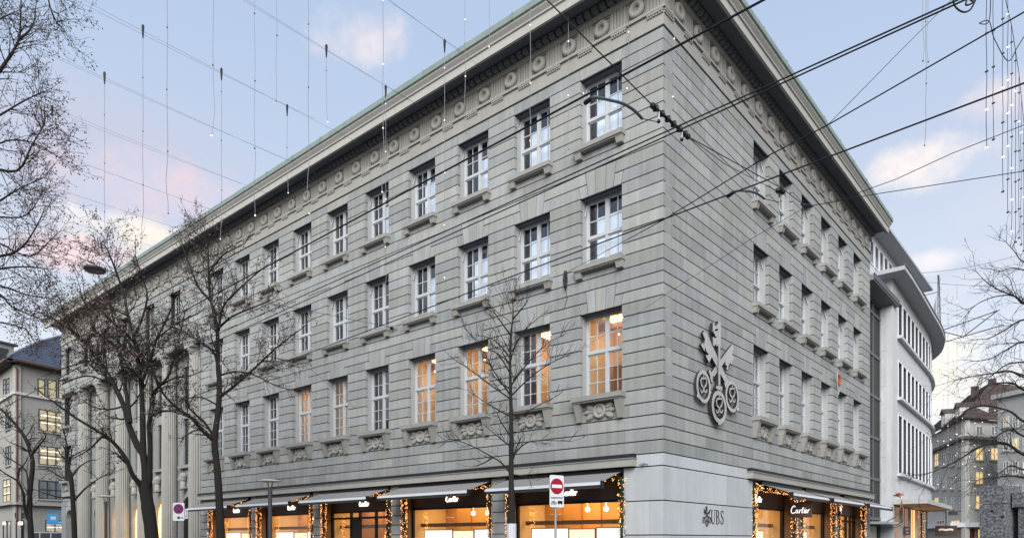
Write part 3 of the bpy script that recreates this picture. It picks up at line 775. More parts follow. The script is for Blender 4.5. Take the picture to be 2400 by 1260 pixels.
# mirrored strings of bulbs hanging just inside the panes
for i, o in enumerate(OPL):
    x = -(o[1]-.55); m = MB(); c = MB()
    c.tube([(0, 0, 0), (0, 0, -2.3)], .004, 4)
    for k in range(60): m.ball((random.uniform(-.10, .10), random.uniform(-.1, .1), -.05-2.25*random.random()), .012, 5, 3)
    t = thing('fairy_light_drop', f'drop of fairy lights inside the glass of the opening {names_l[i]}', 'fairy lights', (x, .86, 2.92), 0, 'fairy light drops inside the shop glass')
    c.build('cord', THINW, t); m.build('fairy_lights', BULB, t, kind='stuff')
for i, o in enumerate(OPR[:2]):
    m = MB(); c = MB(); c.tube([(0, 0, 0), (0, 0, -2.3)], .004, 4)
    for k in range(70): m.ball((random.uniform(-.14, .14), random.uniform(-.14, .14), -.05-2.25*random.random()), .014, 5, 3)
    t = thing('fairy_light_drop', f'drop of fairy lights inside the glass of the opening {names_r[i]}', 'fairy lights', (-.95, o[0]+2.4, 2.92), 0, 'fairy light drops inside the shop glass')
    c.build('cord', THINW, t); m.build('fairy_lights', BULB, t, kind='stuff')
# fir tree inside the glazed door
t = thing('christmas_tree', 'small lit christmas tree standing inside the glazed shop door', 'christmas tree', (-15.9, 1.6, .01))
m = MB(); bl = MB()
for k in range(1500):
    h = random.random()**1.3; r = (1-h)*.62; a = random.uniform(0, 6.283); p = Vector((r*random.uniform(.3, 1)*math.cos(a), r*random.uniform(.3, 1)*math.sin(a), .35+h*1.75))
    e = Vector((math.cos(a), math.sin(a), -.25)); s = Vector((-math.sin(a), math.cos(a), 0))*.025; i = len(m.v)
    m.v += [tuple(p-s), tuple(p+s), tuple(p+e*.13)]; m.f.append((i, i+1, i+2))
    if k % 9 == 0: bl.ball(p+e*.1, .016, 5, 3)
m.build('needles', NEEDLE, t, kind='stuff'); bl.build('fairy_lights', BULB, t, kind='stuff'); MB().tube([(0, 0, 0), (0, 0, 2.1)], [.05, .01], 6).build('trunk', BARK, t)
# ---- projecting sign, lettering and emblem on the side street
t = thing('projecting_sign', 'dark bronze projecting sign with white script lettering beside the side street shop', 'sign', (.0, 11.6, 2.62))
MB().box(.10, 1.0, -.05, .05, 0, .64).build('panel', mat('bronze_sign', (.10, .075, .062), .4), t)
fr = MB(); bars(fr, .08, 1.02, -.02, .66, .02, -.06, .06); fr.build('frame', BRONZE, t)
script_word(mat('white_letters', (.9, .9, .9), .5, emit=(1, 1, 1), estr=.35), 'lettering', t, (.55, -.052, .17), 0, .34, .008)
for z in (.12, .52): MB().box(-.002, .10, -.02, .02, z-.02, z+.02).build('bracket', BLACKM, t)
CARVE = mat('dark_carved_letters', (.03, .033, .036), .8)
def emblem_meshes(sc=1.0):
    """three crossed keys in v,z metres from the emblem's foot; measured on the wall"""
    q = lambda px, py: ((lambda P: (P.y-3.77, P.z-5.86))(on_x(1590+px/4.669, 740+py/4.669)))
    keys = []; e = [0.0]
    def pr(m, pts):
        e[0] += .002; p = [q(*u) for u in pts]; ar = sum(p[i][0]*p[(i+1) % len(p)][1]-p[(i+1) % len(p)][0]*p[i][1] for i in range(len(p)))
        m.prism(p if ar > 0 else p[::-1], -.07-e[0], -.0)
    def rg(m, cx, cy, rx, ry, t, rot=0):
        e[0] += .002; c = q(cx, cy); x1 = q(cx+rx, cy)[0]-c[0]; z1 = c[1]-q(cx, cy+ry)[1]
        m.ring(c[0], c[1], x1, z1, t, -.07-e[0], 0, 44, rot)
    def rb(m, pts, w):
        e[0] += .002; m.ribbon([q(*u) for u in pts], w, -.07-e[0], 0)
    def scroll(m, cx, cy, rx, ry):
        for g in (-1, 1):
            rb(m, [(cx+g*rx*a_, cy+ry*b_) for a_, b_ in ((.02, -.72), (.02, -.5), (.30, -.52), (.42, -.3), (.30, -.08), (.10, .0))], .075)
            rb(m, [(cx+g*rx*a_, cy+ry*b_) for a_, b_ in ((.02, .0), (.10, .30), (.34, .34), (.44, .16))], .07)
    k = MB()   # key leaning right
    pr(k, [(545,315),(562,372),(345,672),(308,630)]); pr(k, [(556,372),(545,415),(545,440),(566,470),(545,490),(540,540),(520,520),(505,545),(497,600),(480,590),(488,550),(470,545),(468,500),(440,520)])
    pr(k, [(282,612),(298,592),(318,640),(300,662)]); pr(k, [(300,665),(322,640),(330,660),(322,745),(305,700)])
    rg(k, 228, 780, 78, 178, .135); scroll(k, 228, 780, 78, 178); pr(k, [(155,850),(185,872),(172,910),(150,890)])
    keys.append(k); k = MB()   # key leaning left
    pr(k, [(213,200),(235,168),(262,205),(505,740),(468,750),(330,490)]); pr(k, [(193,325),(215,300),(225,330),(240,262),(262,262),(325,400),(280,428),(255,400),(240,345),(235,395)])
    pr(k, [(245,432),(272,440),(290,405),(322,395),(360,470),(330,455),(305,470),(285,520),(262,480)])
    pr(k, [(450,742),(490,680),(502,725),(462,795)]); rg(k, 537, 888, 72, 170, .135); scroll(k, 537, 888, 72, 170); pr(k, [(575,1012),(607,1000),(605,1044),(588,1044)])
    keys.append(k); k = MB()   # upright key
    pr(k, [(378,68),(408,82),(408,330),(402,350),(402,770),(380,764),(381,345),(378,330)])
    pr(k, [(318,88),(336,82),(338,118),(350,122),(378,92),(378,152),(350,152),(336,178),(318,185)]); pr(k, [(320,196),(336,180),(380,168),(380,232),(350,240),(336,200)])
    pr(k, [(318,240),(345,256),(380,226),(380,322),(362,345),(350,318),(336,342),(318,330)])
    pr(k, [(356,770),(422,778),(420,822),(370,812),(352,800)]); rg(k, 388, 1003, 80, 178, .17)
    scroll(k, 388, 1003, 80, 178); pr(k, [(372,1158),(408,1168),(402,1198),(376,1196)])
    keys.append(k)
    return keys
t = thing('wall_emblem', 'large brushed metal emblem of three crossed keys on the side street wall', 'emblem', (.0, 3.77, 5.86), math.pi/2)
KEYS = emblem_meshes()
for k in KEYS:
    k.v = [(x, y-.09, z) for x, y, z in k.v]; o = k.build('key', STEEL, t); o.data.materials.append(mat('shaded_emblem_edge', (.03, .028, .027), .6))
    for pl in o.data.polygons:
        if abs(pl.normal.y) < .5: pl.material_index = 1  # side faces coloured dark in place of edge shading
for x, z in ((-.3, 2.1), (.25, 1.9), (.0, 1.0), (-.6, 1.2), (.5, 1.3)): MB().tube([(x, -.10, z), (x, .0, z)], .02, 6).build('wall_pin', DARKMET, t)
let = ob('carved_lettering', None, None)
bpy.data.objects.remove(let)
lm = MB()
def stroke(pts, w, k=[0]): 
    k[0] += .0006; lm.ribbon(pts, w, -.012-k[0], 0)
U = .5
stroke([(0,U),(.0,.16),(.03,.05),(.1,.0),(.18,.03),(.23,.12),(.25,.3)], [.06,.06,.055,.045,.03,.022,.02]); stroke([(.25,.3),(.25,U)], .02); stroke([(-.06,U),(.08,U)], .02); stroke([(.19,U),(.31,U)], .02)
stroke([(.42,0),(.42,U)], .06); stroke([(.36,U),(.52,U),(.60,.43),(.60,.34),(.52,.27),(.42,.26)], [.02,.03,.05,.05,.03,.02]); stroke([(.5,.26),(.62,.2),(.64,.1),(.56,.01),(.36,.0)], [.02,.05,.055,.03,.02])
stroke([(1.0,.4),(.98,.48),(.9,U),(.8,.46),(.78,.38),(.84,.3),(.95,.22),(1.0,.12),(.93,.02),(.84,.0),(.77,.05),(.76,.14)], [.02,.03,.03,.04,.045,.05,.055,.05,.035,.03,.03,.02])
for k in KEYS:
    lm.add([((x-2.6)*.2 + .13 if False else x*.2-.42, -.012+(y+.09)*.05, z*.2-.1) for x, y, z in k.v], k.f)
lm.v = [(x, y, z) for x, y, z in lm.v]
lm.build('carved_lettering', CARVE, bank, loc=(.0, 3.62, 2.19), rz=math.pi/2)
# ---- colonnade at the far end of the bank
UC = [33.85 + 4.05*k for k in range(6)]
zTop = 14.1
fst = MB()
def far_run(a0, a1, z0, z1, y0=0.0, dp=.15):
    n = max(1, round((a1-a0)/1.5)); c = [a0] + [a0+(a1-a0)*(i+random.uniform(-.2, .2))/n for i in range(1, n)] + [a1]
    for i in range(n): fst.box(-c[i]-.002, -c[i+1]+.002, y0, y0+dp, z0+GAP, z1-GAP)
WC = [(UC[i]+UC[i+1])/2 for i in range(5)] + [56.4]
ups = [z for z in JZ if z > zTop-.1] + [zTop-.02]
ups = sorted(set(round(z, 3) for z in ups))
for z0, z1 in zip(ups[:-1], ups[1:]):
    inrow = z0 >= ROWS[0][0]-.01 and z1 <= ROWS[0][1]+.01
    e = [COL0] + ([v for c in WC for v in (c-WW, c+WW)] if inrow else []) + [END_L]
    for j in range(0, len(e), 2): far_run(e[j], e[j+1], z0, z1)
far_run(COL0, END_L, JZ[0], zc(61)+.012)
for i in range(len(JZ)-1):                               # narrow end bay
    z1, z0 = JZ[i], JZ[i+1]
    if z1 > zTop: continue
    inrow = any(z0 >= b-.01 and z1 <= t+.01 for b, t in ROWS)
    e = [54.75] + ([56.4-WW, 56.4+WW] if inrow else []) + [END_L]
    for j in range(0, len(e), 2): far_run(e[j], e[j+1], z0, z1)
fst.build('far_end_stones', STONE, bank, kind='stuff')
m = MB(); b, t = ROWS[0]
m.box(-COL0, -END_L+.03, .03, .6, zTop, b); m.box(-COL0, -END_L+.03, .03, .6, t, 19.7)
e = [COL0] + [v for c in WC for v in (c-WW, c+WW)] + [END_L-.03]
for j in range(0, len(e), 2): m.box(-e[j]-.01, -e[j+1]+.01, .03, .6, b, t)
zs = 4.45
for (b2, t2) in sorted(ROWS)[:2]:
    m.box(-54.78, -END_L+.03, .03, .6, zs, b2); m.box(-54.78, -56.4+WW, .03, .6, b2, t2); m.box(-56.4-WW, -END_L+.03, .03, .6, b2, t2); zs = t2
m.box(-54.78, -END_L+.03, .03, .6, zs, zTop)
m.build('wall', MORTAR, bank)
for c in WC: make_window('L', c, *ROWS[0], False, 'dark')
make_window('L', 56.4, *ROWS[1], False, 'dark'); make_window('L', 56.4, *ROWS[2], True, 'dark')
# arched doorway of the end bay
def arch_panel(x0, x1, cx, hw, spring, z0, z1, y0, y1, n=14):
    m = MB()
    m.box(x0, cx-hw, y0, y1, z0, z1); m.box(cx+hw, x1, y0, y1, z0, z1)
    arc = [(cx+hw*math.cos(a), spring+hw*math.sin(a)) for a in [math.pi*i/n for i in range(n+1)]]
    for i in range(n):
        (xa, za), (xb, zb) = arc[i], arc[i+1]
        m.prism([(xb, zb), (xa, za), (xa, z1), (xb, z1)], y0, y1)
    return m
arch_panel(-END_L, -54.75, -56.0, .95, 3.2, 0, 4.45, 0, .55).build('arched_entrance', STONE, bank)
MB().box(-57.2, -54.8, .5, .6, 0, 4.4).build('entrance_door', BLACKM, bank)
# recessed wall behind the columns
YR = .98
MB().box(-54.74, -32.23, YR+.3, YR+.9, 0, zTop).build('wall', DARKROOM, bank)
ARCHG = mat('amber_lit_arch_glass', (.9, .6, .3), .5, emit=(1.0, .48, .16), estr=.8)
for i in range(5):
    c = (UC[i]+UC[i+1])/2; x0, x1 = -c-2.024, -c+2.024
    arch_panel(x0, x1, -c, 1.35, 3.2, 0, 6.6, YR, YR+.25).build('arcade_bay', STONE, bank)
    m = MB(); m.box(x0, -c-.95, YR, YR+.25, 6.6, zTop); m.box(-c+.95, x1, YR, YR+.25, 6.6, zTop); m.box(-c-.95, -c+.95, YR, YR+.25, 13.3, zTop); m.box(-c-.95, -c+.95, YR, YR+.2, 9.8, 10.4); m.build('bay_wall', STONE, bank)
    MB().box(-c-1.2, -c+1.2, YR-.28, YR+.1, 6.42, 6.62).build('ledge', SILLM, bank)
    w = MB(); 
    for za, zb in ((6.62, 9.8), (10.4, 13.3)):
        bars(w, -.93, .93, za, zb, .08, 0, .1); w.box(-.05, .05, .002, .098, za+.08, zb-.08)
        for q in (1/3, 2/3): w.box(-.85, .85, .01, .09, za+(zb-za)*q-.03, za+(zb-za)*q+.03)
    w = w.build('window', DARKMET, bank, loc=(-c, YR+.12, 0))
    for za, zb in ((6.7, 9.72), (10.48, 13.22)): pane_obj(-.85, .85, za, zb, .05, w)
    lit = i in (1, 2, 3)
    a = [(1.35*math.cos(k*math.pi/14), 3.2+1.35*math.sin(k*math.pi/14)) for k in range(15)]
    MB().prism([(-1.35, 0), (1.35, 0)] + a, .0, .03).build('arch_door', ARCHG if lit else BLACKM, bank, loc=(-c, YR+.22, 0))
    g = MB()
    for q in range(1, 9): g.box(-1.3, 1.3, -.03, -.002, q*.5-.012, q*.5+.012)
    g.build('door_grille', BLACKM, bank, loc=(-c, YR+.22, 0))
    # carved bust over the arch: head in profile, neck and shoulders
    h = MB()
    h.ball((0, 0, .42), .30, 14, 10, 1.05, .8, 1.15); h.ball((-.16, -.06, .30), .19, 10, 8, 1, .85, 1); h.prism([(-.30, .46), (-.42, .30), (-.28, .27)], -.17, -.03)
    h.tube([(.05, 0, .2), (.06, 0, -.15), (.1, .02, -.35)], [.17, .16, .30], 10); h.ball((.12, 0, .55), .26, 10, 8, 1, .9, .9)
    h.prism([(-.27, .22), (-.34, .18), (-.24, .13)], -.13, -.05)
    h.build('carved_bust', TRIM, bank, True, loc=(-c-.55, YR-.22, 5.35))
prof = []
for k in range(20):
    for j, r in enumerate((1.0, .985, .925, .90, .925, .985)): prof.append((2*math.pi*(k+j/6.0)/20, r))
for u in UC:
    m = MB(); n = len(prof); zz = [(0.0, .50), (.5, .50), (7, .485), (13.2, .44), (13.55, .44)]
    for (z, R0) in zz:
        for a, r in prof: m.v.append((R0*r*math.cos(a), R0*r*math.sin(a), z))
    for i in range(len(zz)-1):
        for k in range(n): m.f.append((i*n+k, i*n+(k+1) % n, (i+1)*n+(k+1) % n, (i+1)*n+k))
    c = m.build('column', TRIM, bank, loc=(-u, .52, 0))
    MB().lathe([(.44, 13.5), (.47, 13.6), (.56, 13.85), (.57, 13.9)], 32).build('capital', TRIM, c)
    MB().box(-.62, .62, -.55, .6, 13.9, zTop).build('abacus', TRIM, c)
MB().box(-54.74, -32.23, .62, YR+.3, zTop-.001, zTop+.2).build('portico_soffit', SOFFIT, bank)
MB().box(-54.8, -54.752, .16, YR+.3, 0, zTop).build('portico_side', STONE, bank); MB().box(-32.226, -32.18, .16, YR+.3, 0, zTop).build('portico_side', STONE, bank)

# ------------------------------------------------------------------ glazed link
link = thing('stair_link', 'narrow recessed glazed stair link between the bank and the white building', 'building', (-.75, 25.7, 0))
g = MB(); 
LV = 5.76
MB().box(-1.5, -.10, 0, LV, 0, 17.3).build('core', DARKROOM, link)
g.box(-.08, .04, 0, .12, 0, 17.3)
for yv in (1.9, 3.9, LV-.14): g.box(-.08, .03, yv-.06, yv+.06, 0, 17.3)
for z in (3.0, 5.6, 8.3, 11.0, 13.7, 16.4, 17.2): g.box(-.075, .035, 0, LV, z-.09, z+.09)
g.build('mullion_grid', mat('grey_stair_frame', (.11, .11, .11), .6), link)
for z0, z1 in ((3.1, 5.5), (5.7, 8.2), (8.4, 10.9), (11.1, 13.6), (13.8, 16.3)):
    for y0, y1 in ((.12, 1.84), (1.96, 3.84), (3.96, LV-.2)): MB().box(-.04, -.03, y0, y1, z0, z1).build('pane', mat('dark_glass', (.022, .024, .027), .45, spec=.15), link)
MB().hexa([(-1.5,0,17.3),(.95,0,17.3),(.95,LV+.9,17.3),(-1.5,LV+.9,17.3),(-1.5,0,17.62),(.95,0,17.62),(.95,LV+.9,17.62),(-1.5,LV+.9,17.62)]).build('roof_slab', mat('grey_roof_slab', (.20, .20, .205), .7), link)
MB().box(.95, 1.0, 0, LV+.9, 17.38, 17.72).build('gutter', mat('slate_gutter', (.07, .08, .09), .5), link)
MB().box(-.05, 1.3, 1.5, LV-.05, 2.6, 2.75).build('door_canopy', mat('zinc_canopy', (.35, .38, .40), .4), link)
MB().box(-.02, .05, 2.2, LV-1.2, 0, 2.5).build('door', mat('pale_door', (.45, .44, .38), .5), link)

# ------------------------------------------------------------------ white curved building
wb = thing('white_building', 'white plastered building with curved front, slot windows and wide flat overhanging roof', 'building', (0, 31.46, 0))
WPL = [(0, 0), (-.08, 2.1), (-.15, 4.2), (-.24, 6.4), (-.32, 8.4), (-.42, 10.8), (-.50, 13.2), (-.62, 15.6), (-.85, 18.2), (-1.25, 20.8), (-1.9, 23.3), (-2.9, 25.7), (-4.3, 27.9), (-6.2, 29.8)]
from bisect import bisect
SL = [0]
for p, q in zip(WPL[:-1], WPL[1:]): SL.append(SL[-1]+math.dist(p, q))
def wpt(s, o=0.0):
    i = min(max(bisect(SL, s)-1, 0), len(WPL)-2); p, q = Vector(WPL[i]), Vector(WPL[i+1]); d = (q-p).normalized(); n = Vector((d.y, -d.x))
    r = p+d*(s-SL[i]) + n*o; return r
def wbox(m, s0, s1, o0, o1, z0, z1, step=1.2):
    k = max(1, int((s1-s0)/step))
    for i in range(k):
        a, b = s0+(s1-s0)*i/k, s0+(s1-s0)*(i+1)/k
        A, B, C_, D_ = wpt(a+1e-4, o0), wpt(a+1e-4, o1), wpt(b-1e-4, o1), wpt(b-1e-4, o0)
        m.hexa([(A.x,A.y,z0),(B.x,B.y,z0),(C_.x,C_.y,z0),(D_.x,D_.y,z0),(A.x,A.y,z1),(B.x,B.y,z1),(C_.x,C_.y,z1),(D_.x,D_.y,z1)])
    return m
ST = SL[-1]
WROW = [(15.62, 18.05), (11.4, 13.9), (6.2, 10.2)]
WS = [2.0 + 1.72*k for k in range(16)]
wall = MB(); zs = 4.2
for (b, t) in sorted(WROW):
    wbox(wall, 0, ST, -.4, 0, zs, b); e = [0] + [v for s in WS for v in (s, s+1.28)] + [ST]
    for j in range(0, len(e), 2): wbox(wall, e[j], e[j+1], -.4, 0, b, t)
    zs = t
wbox(wall, 0, ST, -.4, 0, zs, 19.0)
wall.build('wall', WPLASTER, wb)
WFR = mat('white_slot_frame', (.66, .68, .71), .6)
for (b, t) in WROW:
    wbox(MB(), 1.6, ST, -.05, .30, b-.22, b-.02).build('window_ledge', mat('grey_ledge', (.36, .38, .40), .8), wb) if False else None
    lm2 = MB(); wbox(lm2, 1.6, ST, -.05, .28, b-.22, b-.02); lm2.build('window_ledge', WPLASTER, wb)
    for s in WS:
        f = MB()
        wbox(f, s-.09, s-.001, .002, .035, b, t, 9); wbox(f, s+1.281, s+1.36, .002, .035, b, t, 9); wbox(f, s-.09, s+1.36, .002, .035, t+.001, t+.08, 9)
        fr = f.build('window', WFR, wb)
        g = MB(); wbox(g, s, s+1.28, -.36, -.34, b, t, 9); g.build('pane', mat('blue_grey_glass', (.06, .07, .08), .1, spec=.6), fr)
        g = MB(); wbox(g, s, s+.07, -.34, -.25, b, t, 9); wbox(g, s+.55, s+.61, -.34, -.27, b+.3, t, 9); wbox(g, s, s+1.28, -.34, -.27, b, b+.3, 9); j_ = MB(); wbox(j_, s+1.21, s+1.278, -.34, -.006, b+.01, t-.01, 9); j_.build('jamb_lining', mat('dark_jamb_lining', (.04, .044, .05), .6), fr); g.build('casement', mat('grey_casement', (.33, .35, .37), .6), fr)
# pier facing the street corner, of large stone slabs
for i in range(8):
    MB().box(-.95, -.008, -.004, .3, i*2.38+.006, (i+1)*2.38-.006).build('slab', mat('pale_travertine', (.44, .46, .47), .85, var=.06, noise=.25, nscale=2.2, bump=.2), wb)
# overhanging roof
rf = MB(); Rz0, Rz1 = 19.02, 19.28
n = 26; outer = [wpt(-.9 if k == 0 else ST*k/n*.999, 1.0) for k in range(n+1)]; inner = [wpt(ST*k/n*.999, -5.0) for k in range(n+1)]
outer[0] = Vector((.98, -1.3)); inner[0] = Vector((-5.0, -1.3))
for k in range(n):
    a, b, c, d = outer[k], outer[k+1], inner[k+1], inner[k]
    rf.hexa([(d.x,d.y,Rz0),(a.x,a.y,Rz0),(b.x,b.y,Rz0),(c.x,c.y,Rz0),(d.x,d.y,Rz1),(a.x,a.y,Rz1),(b.x,b.y,Rz1),(c.x,c.y,Rz1)])
rf.build('roof', mat('pale_roof_slab', (.36, .37, .385), .8, noise=.08, nscale=2), wb)
ed = MB(); pts = [Vector((p.x, p.y, Rz1+.06)) for p in outer]; ed.tube(pts, .07, 6); ed.build('roof_edge', mat('dark_zinc_edge', (.09, .10, .115), .4), wb)
# attic storey set back
MB().box(-5.5, -1.1, -2.4, 14, 17.6, 22.2).build('attic_wall', WPLASTER, wb)
MB().box(-6.5, -.1, -3.2, 14.6, 22.2, 22.36).build('attic_roof', mat('pale_roof_slab', (.5, .5, .5)), wb)
for k in range(6):
    w = MB(); bars(w, -.5, .5, 0, 1.6, .07, 0, .05); w = w.build('window', WFR, wb, loc=(-1.085, -.9+k*1.3, 20.0), rz=math.pi/2); w.location.x = -1.04
    MB().box(-.43, .43, .02, .03, .07, 1.53).build('pane', MATS['blue_grey_glass'], w)
# core behind and ground floor with canopy
MB().add([(-.45, .35, 0), (-9, .35, 0), (-9, 26, 0), (-3.6, 26, 0), (-1.1, 18, 0), (-.7, 10, 0), (-.45, .35, 19), (-9, .35, 19), (-9, 26, 19), (-3.6, 26, 19), (-1.1, 18, 19), (-.7, 10, 19)],
         [(0,1,2,3,4,5), (11,10,9,8,7,6), (0,6,7,1), (1,7,8,2), (2,8,9,3), (3,9,10,4), (4,10,11,5), (5,11,6,0)]).build('core', DARKROOM, wb)
cn = MB(); wbox(cn, .15, 12.6, .005, 2.0, 3.98, 4.28, 2.0); wbox(cn, 12.6, 16, .005, 1.4, 3.98, 4.28, 2.0); cn.build('canopy', mat('pale_concrete', (.42, .41, .39), .8, noise=.1, nscale=3), wb)
cl = MB(); wbox(cl, .3, 12.5, .1, 1.9, 3.93, 3.975, 2.0); cl.build('canopy_lining', mat('warm_canopy_lining', (.42, .28, .18), .6), wb)
for k, (s0, s1, mt) in enumerate(((.35, 3.1, 'tan_shop_glass'), (3.4, 6.6, 'tan_shop_glass'), (6.9, 9.6, 'amber'), (9.9, 15, 'tan_shop_glass'))):
    m = MB(); wbox(m, s0, s1, -.2, -.12, 0.0, 3.9, 9)
    o_ = m.build('shop_window', mat('amber_lit_shop', (.6, .35, .12), .5, emit=(1, .55, .2), estr=.35) if mt == 'amber' else mat('tan_shop_glass', (.17, .12, .09), .25, spec=.5, emit=(1, .55, .3), estr=.06), wb)
    f = MB(); wbox(f, s0-.22, s0, -.2, .03, 0, 3.95, 9); f.build('shop_post', mat('pale_post', (.35, .37, .38), .6), o_)
    f = MB(); wbox(f, (s0+s1)/2-.03, (s0+s1)/2+.03, -.115, -.08, 0, 3.9, 9); f.build('bronze_mullion', mat('bronze_mullion', (.35, .22, .12), .4, metal=.4), o_)
p = wpt(4.7, .12)
t = thing('shop_sign', 'brown shop sign with white wave mark under the concrete canopy', 'sign', (p.x, 31.46+p.y, 1.95), math.pi/2)
SB = mat('brown_sign', (.07, .045, .038), .5); SWH = mat('pale_print', (.75, .72, .68), .6)
MB().box(-.95, .95, 0, .06, 0, .62).build('panel', SB, t)
MB().ribbon([(-.5, .34), (-.25, .44), (-.02, .36), (.2, .47), (.45, .4)], .045, -.005, -.001).build('wave_mark', SWH, t)
m = MB(); [m.box(-.3+i*.14, -.22+i*.14, -.005, -.001, .14, .22) for i in range(5)]; m.build('small_lettering', SWH, t, kind='stuff')
p = wpt(13.4, 1.5)
t = thing('hanging_sign', 'brown hanging sign with pale lettering farther along the white building', 'sign', (p.x, 31.46+p.y, 1.9), 0)
MB().box(-.75, .75, 0, .06, 0, .85).build('panel', SB, t); MB().ribbon([(-.5, .5), (-.3, .56), (0, .5), (.3, .56), (.5, .5)], .14, -.005, -.001).build('lettering', SWH, t)
MB().box(-.03, .03, .0, .06, .85, 2.1).build('hanger', BLACKM, t)
p = wpt(10.1, .25)
garland([(p.x, 31.46+p.y, .1), (p.x, 31.46+p.y, 2.0), (p.x, 31.46+p.y, 3.9)], 'dark fir garland with white lights on the shop under the concrete canopy', r=.28, bl=14)
p = wpt(12.4, 2.1)
t = thing('floodlight', 'small dark floodlight on the far tip of the concrete canopy', 'floodlight', (p.x, 31.46+p.y, 3.6))
MB().box(-.3, .3, -.12, .12, -.05, .25).build('housing', DARKMET, t); MB().box(-.03, .03, -.03, .03, .25, .4).build('bracket', DARKMET, t)
# orange and white cables over the canopy
def cable(name, label, pts, r, mt, cat='cable', group=None, n=6, sub=6):
    P = [Vector(p) for p in pts]; Q = []
    for i in range(len(P)-1):
        p0, p1, p2, p3 = P[max(i-1, 0)], P[i], P[i+1], P[min(i+2, len(P)-1)]
        for k in range(sub):
            u = k/sub; Q.append(.5*((2*p1)+(p2-p0)*u+(2*p0-5*p1+4*p2-p3)*u*u+(3*p1-p0-3*p2+p3)*u**3))
    Q.append(P[-1]); o = Q[0].copy()
    return tag(MB().tube([q-o for q in Q], r, n).build(name, mt, None, True, loc=o), label, cat, group)
ORC = mat('orange_cable', (.45, .16, .09), .6); WHC = mat('white_cable', (.65, .62, .6), .6)
cpx = lambda x, y, X: tuple(on_x(x, y, X))
cable('orange_cable', 'orange cable looping down from the concrete canopy to the wall', [cpx(2094,1160,1.2), cpx(2112,1166,2.1), cpx(2115,1195,2.1), cpx(2116,1215,1.5), cpx(2104,1228,.8), cpx(2090,1226,.2)], .035, ORC)
cable('white_cable', 'pale cable hanging from the concrete canopy to the wall', [cpx(2114,1166,2.15), cpx(2110,1190,2.0), cpx(2098,1210,1.2), cpx(2075,1222,.3)], .03, WHC)
cable('white_cable', 'pale cable with the widest loop below the concrete canopy', [cpx(2112,1166,2.2), cpx(2117,1205,2.0), cpx(2112,1228,1.2), cpx(2096,1235,.3)], .03, WHC)
for k in range(4):
    p = [cpx(2094+random.uniform(0, 30), 1157+random.uniform(-3, 5), 1.0+random.uniform(0, .9)) for _ in range(5)]
    cable('orange_cable', ['orange cable heaped at the left end on the concrete canopy', 'orange cable lying in a coil on the concrete canopy', 'orange cable end lying along the concrete canopy edge', 'orange cable tangled on top of the concrete canopy'][k], p, .03, ORC)
# ------------------------------------------------------------------ buildings in the distance
def far_wall_frame(P0, P1):
    e = (P1-P0); e.z = 0; L = e.length; ang = math.atan2(e.y, e.x); return L, ang
def seg_window(parent, P0, P1, base, xa, xb, ya, yb, mt, wmat, cols=2, rows=2, proud=-.02, name='window'):
    """window in the wall P0-P1 spanning the picture rectangle xa..xb, ya..yb at the wall"""
    t0, z1 = on_seg(P0, P1, xa, ya); t1, _ = on_seg(P0, P1, xb, ya); _, z0 = on_seg(P0, P1, (xa+xb)/2, yb); _, z1 = on_seg(P0, P1, (xa+xb)/2, ya)
    L, ang = far_wall_frame(P0, P1); w = abs(t1-t0)/2; h = z1-z0; d = Vector((math.cos(ang), math.sin(ang), 0)); p = Vector((P0.x, P0.y, 0)) + d*((t0+t1)/2)
    fr = MB(); tk = .09; y0 = -.06
    bars(fr, -w, w, 0, h, tk, y0, .05)
    for k in range(1, cols): xx = -w+2*w*k/cols; fr.box(xx-.05, xx+.05, y0, .05, tk, h-tk)
    for k in range(1, rows): zz = h*k/rows; fr.box(-w+tk, w-tk, y0+.005, .045, zz-.04, zz+.04)
    o = fr.build(name, wmat, parent); o.location = (p.x-base.x, p.y-base.y, z0-base.z); o.rotation_euler = (0, 0, ang)
    MB().box(-w+tk, w-tk, -.01, .0, tk, h-tk).build('pane', mt, o)
    if mt is LITW and w > .6:
        for q in (.38, .72): MB().box(-w*.8, w*.75, -.016, -.0105, h*q, h*q+.05).build('strip_light', STRIP, o)
    MB().box(-w-.12, w+.12, -.16, .05, -.16, -.001).build('sill', MATS['far_trim'], o)
    return o
def wall_slab(parent, base, P0, P1, z0, z1, th, mt, name='wall'):
    L, ang = far_wall_frame(P0, P1)
    o = MB().box(0, L, .0, th, z0, z1).build(name, mt, parent); o.location = (P0.x-base.x, P0.y-base.y, 0); o.rotation_euler = (0, 0, ang); return o
mat('far_trim', (.34, .335, .31), .85)
FST = mat('far_cream_stone', (.32, .312, .282), .9, noise=.12, nscale=.8, streak=.12)
LITW = mat('lit_office', (.42, .36, .24), .6, emit=(1.0, .78, .48), estr=.07)
STRIP = mat('office_strip_light', (.9, .9, .8), .5, emit=(1.0, .9, .68), estr=1.0)
LITY = mat('lit_room_yellow', (.7, .5, .2), .6, emit=(1.0, .72, .30), estr=.20)
DKW = mat('dark_window_glass', (.05, .055, .06), .15, spec=.6)
GRW = mat('grey_window_glass', (.16, .175, .18), .2, spec=.5)
TEAL = mat('teal_frame', (.02, .035, .04), .5)
SLATE = mat('blue_slate', (.055, .068, .098), .55, noise=.25, nscale=1.0, streak=.1)
CU = mat('copper_gutter_brown', (.10, .055, .04), .5)
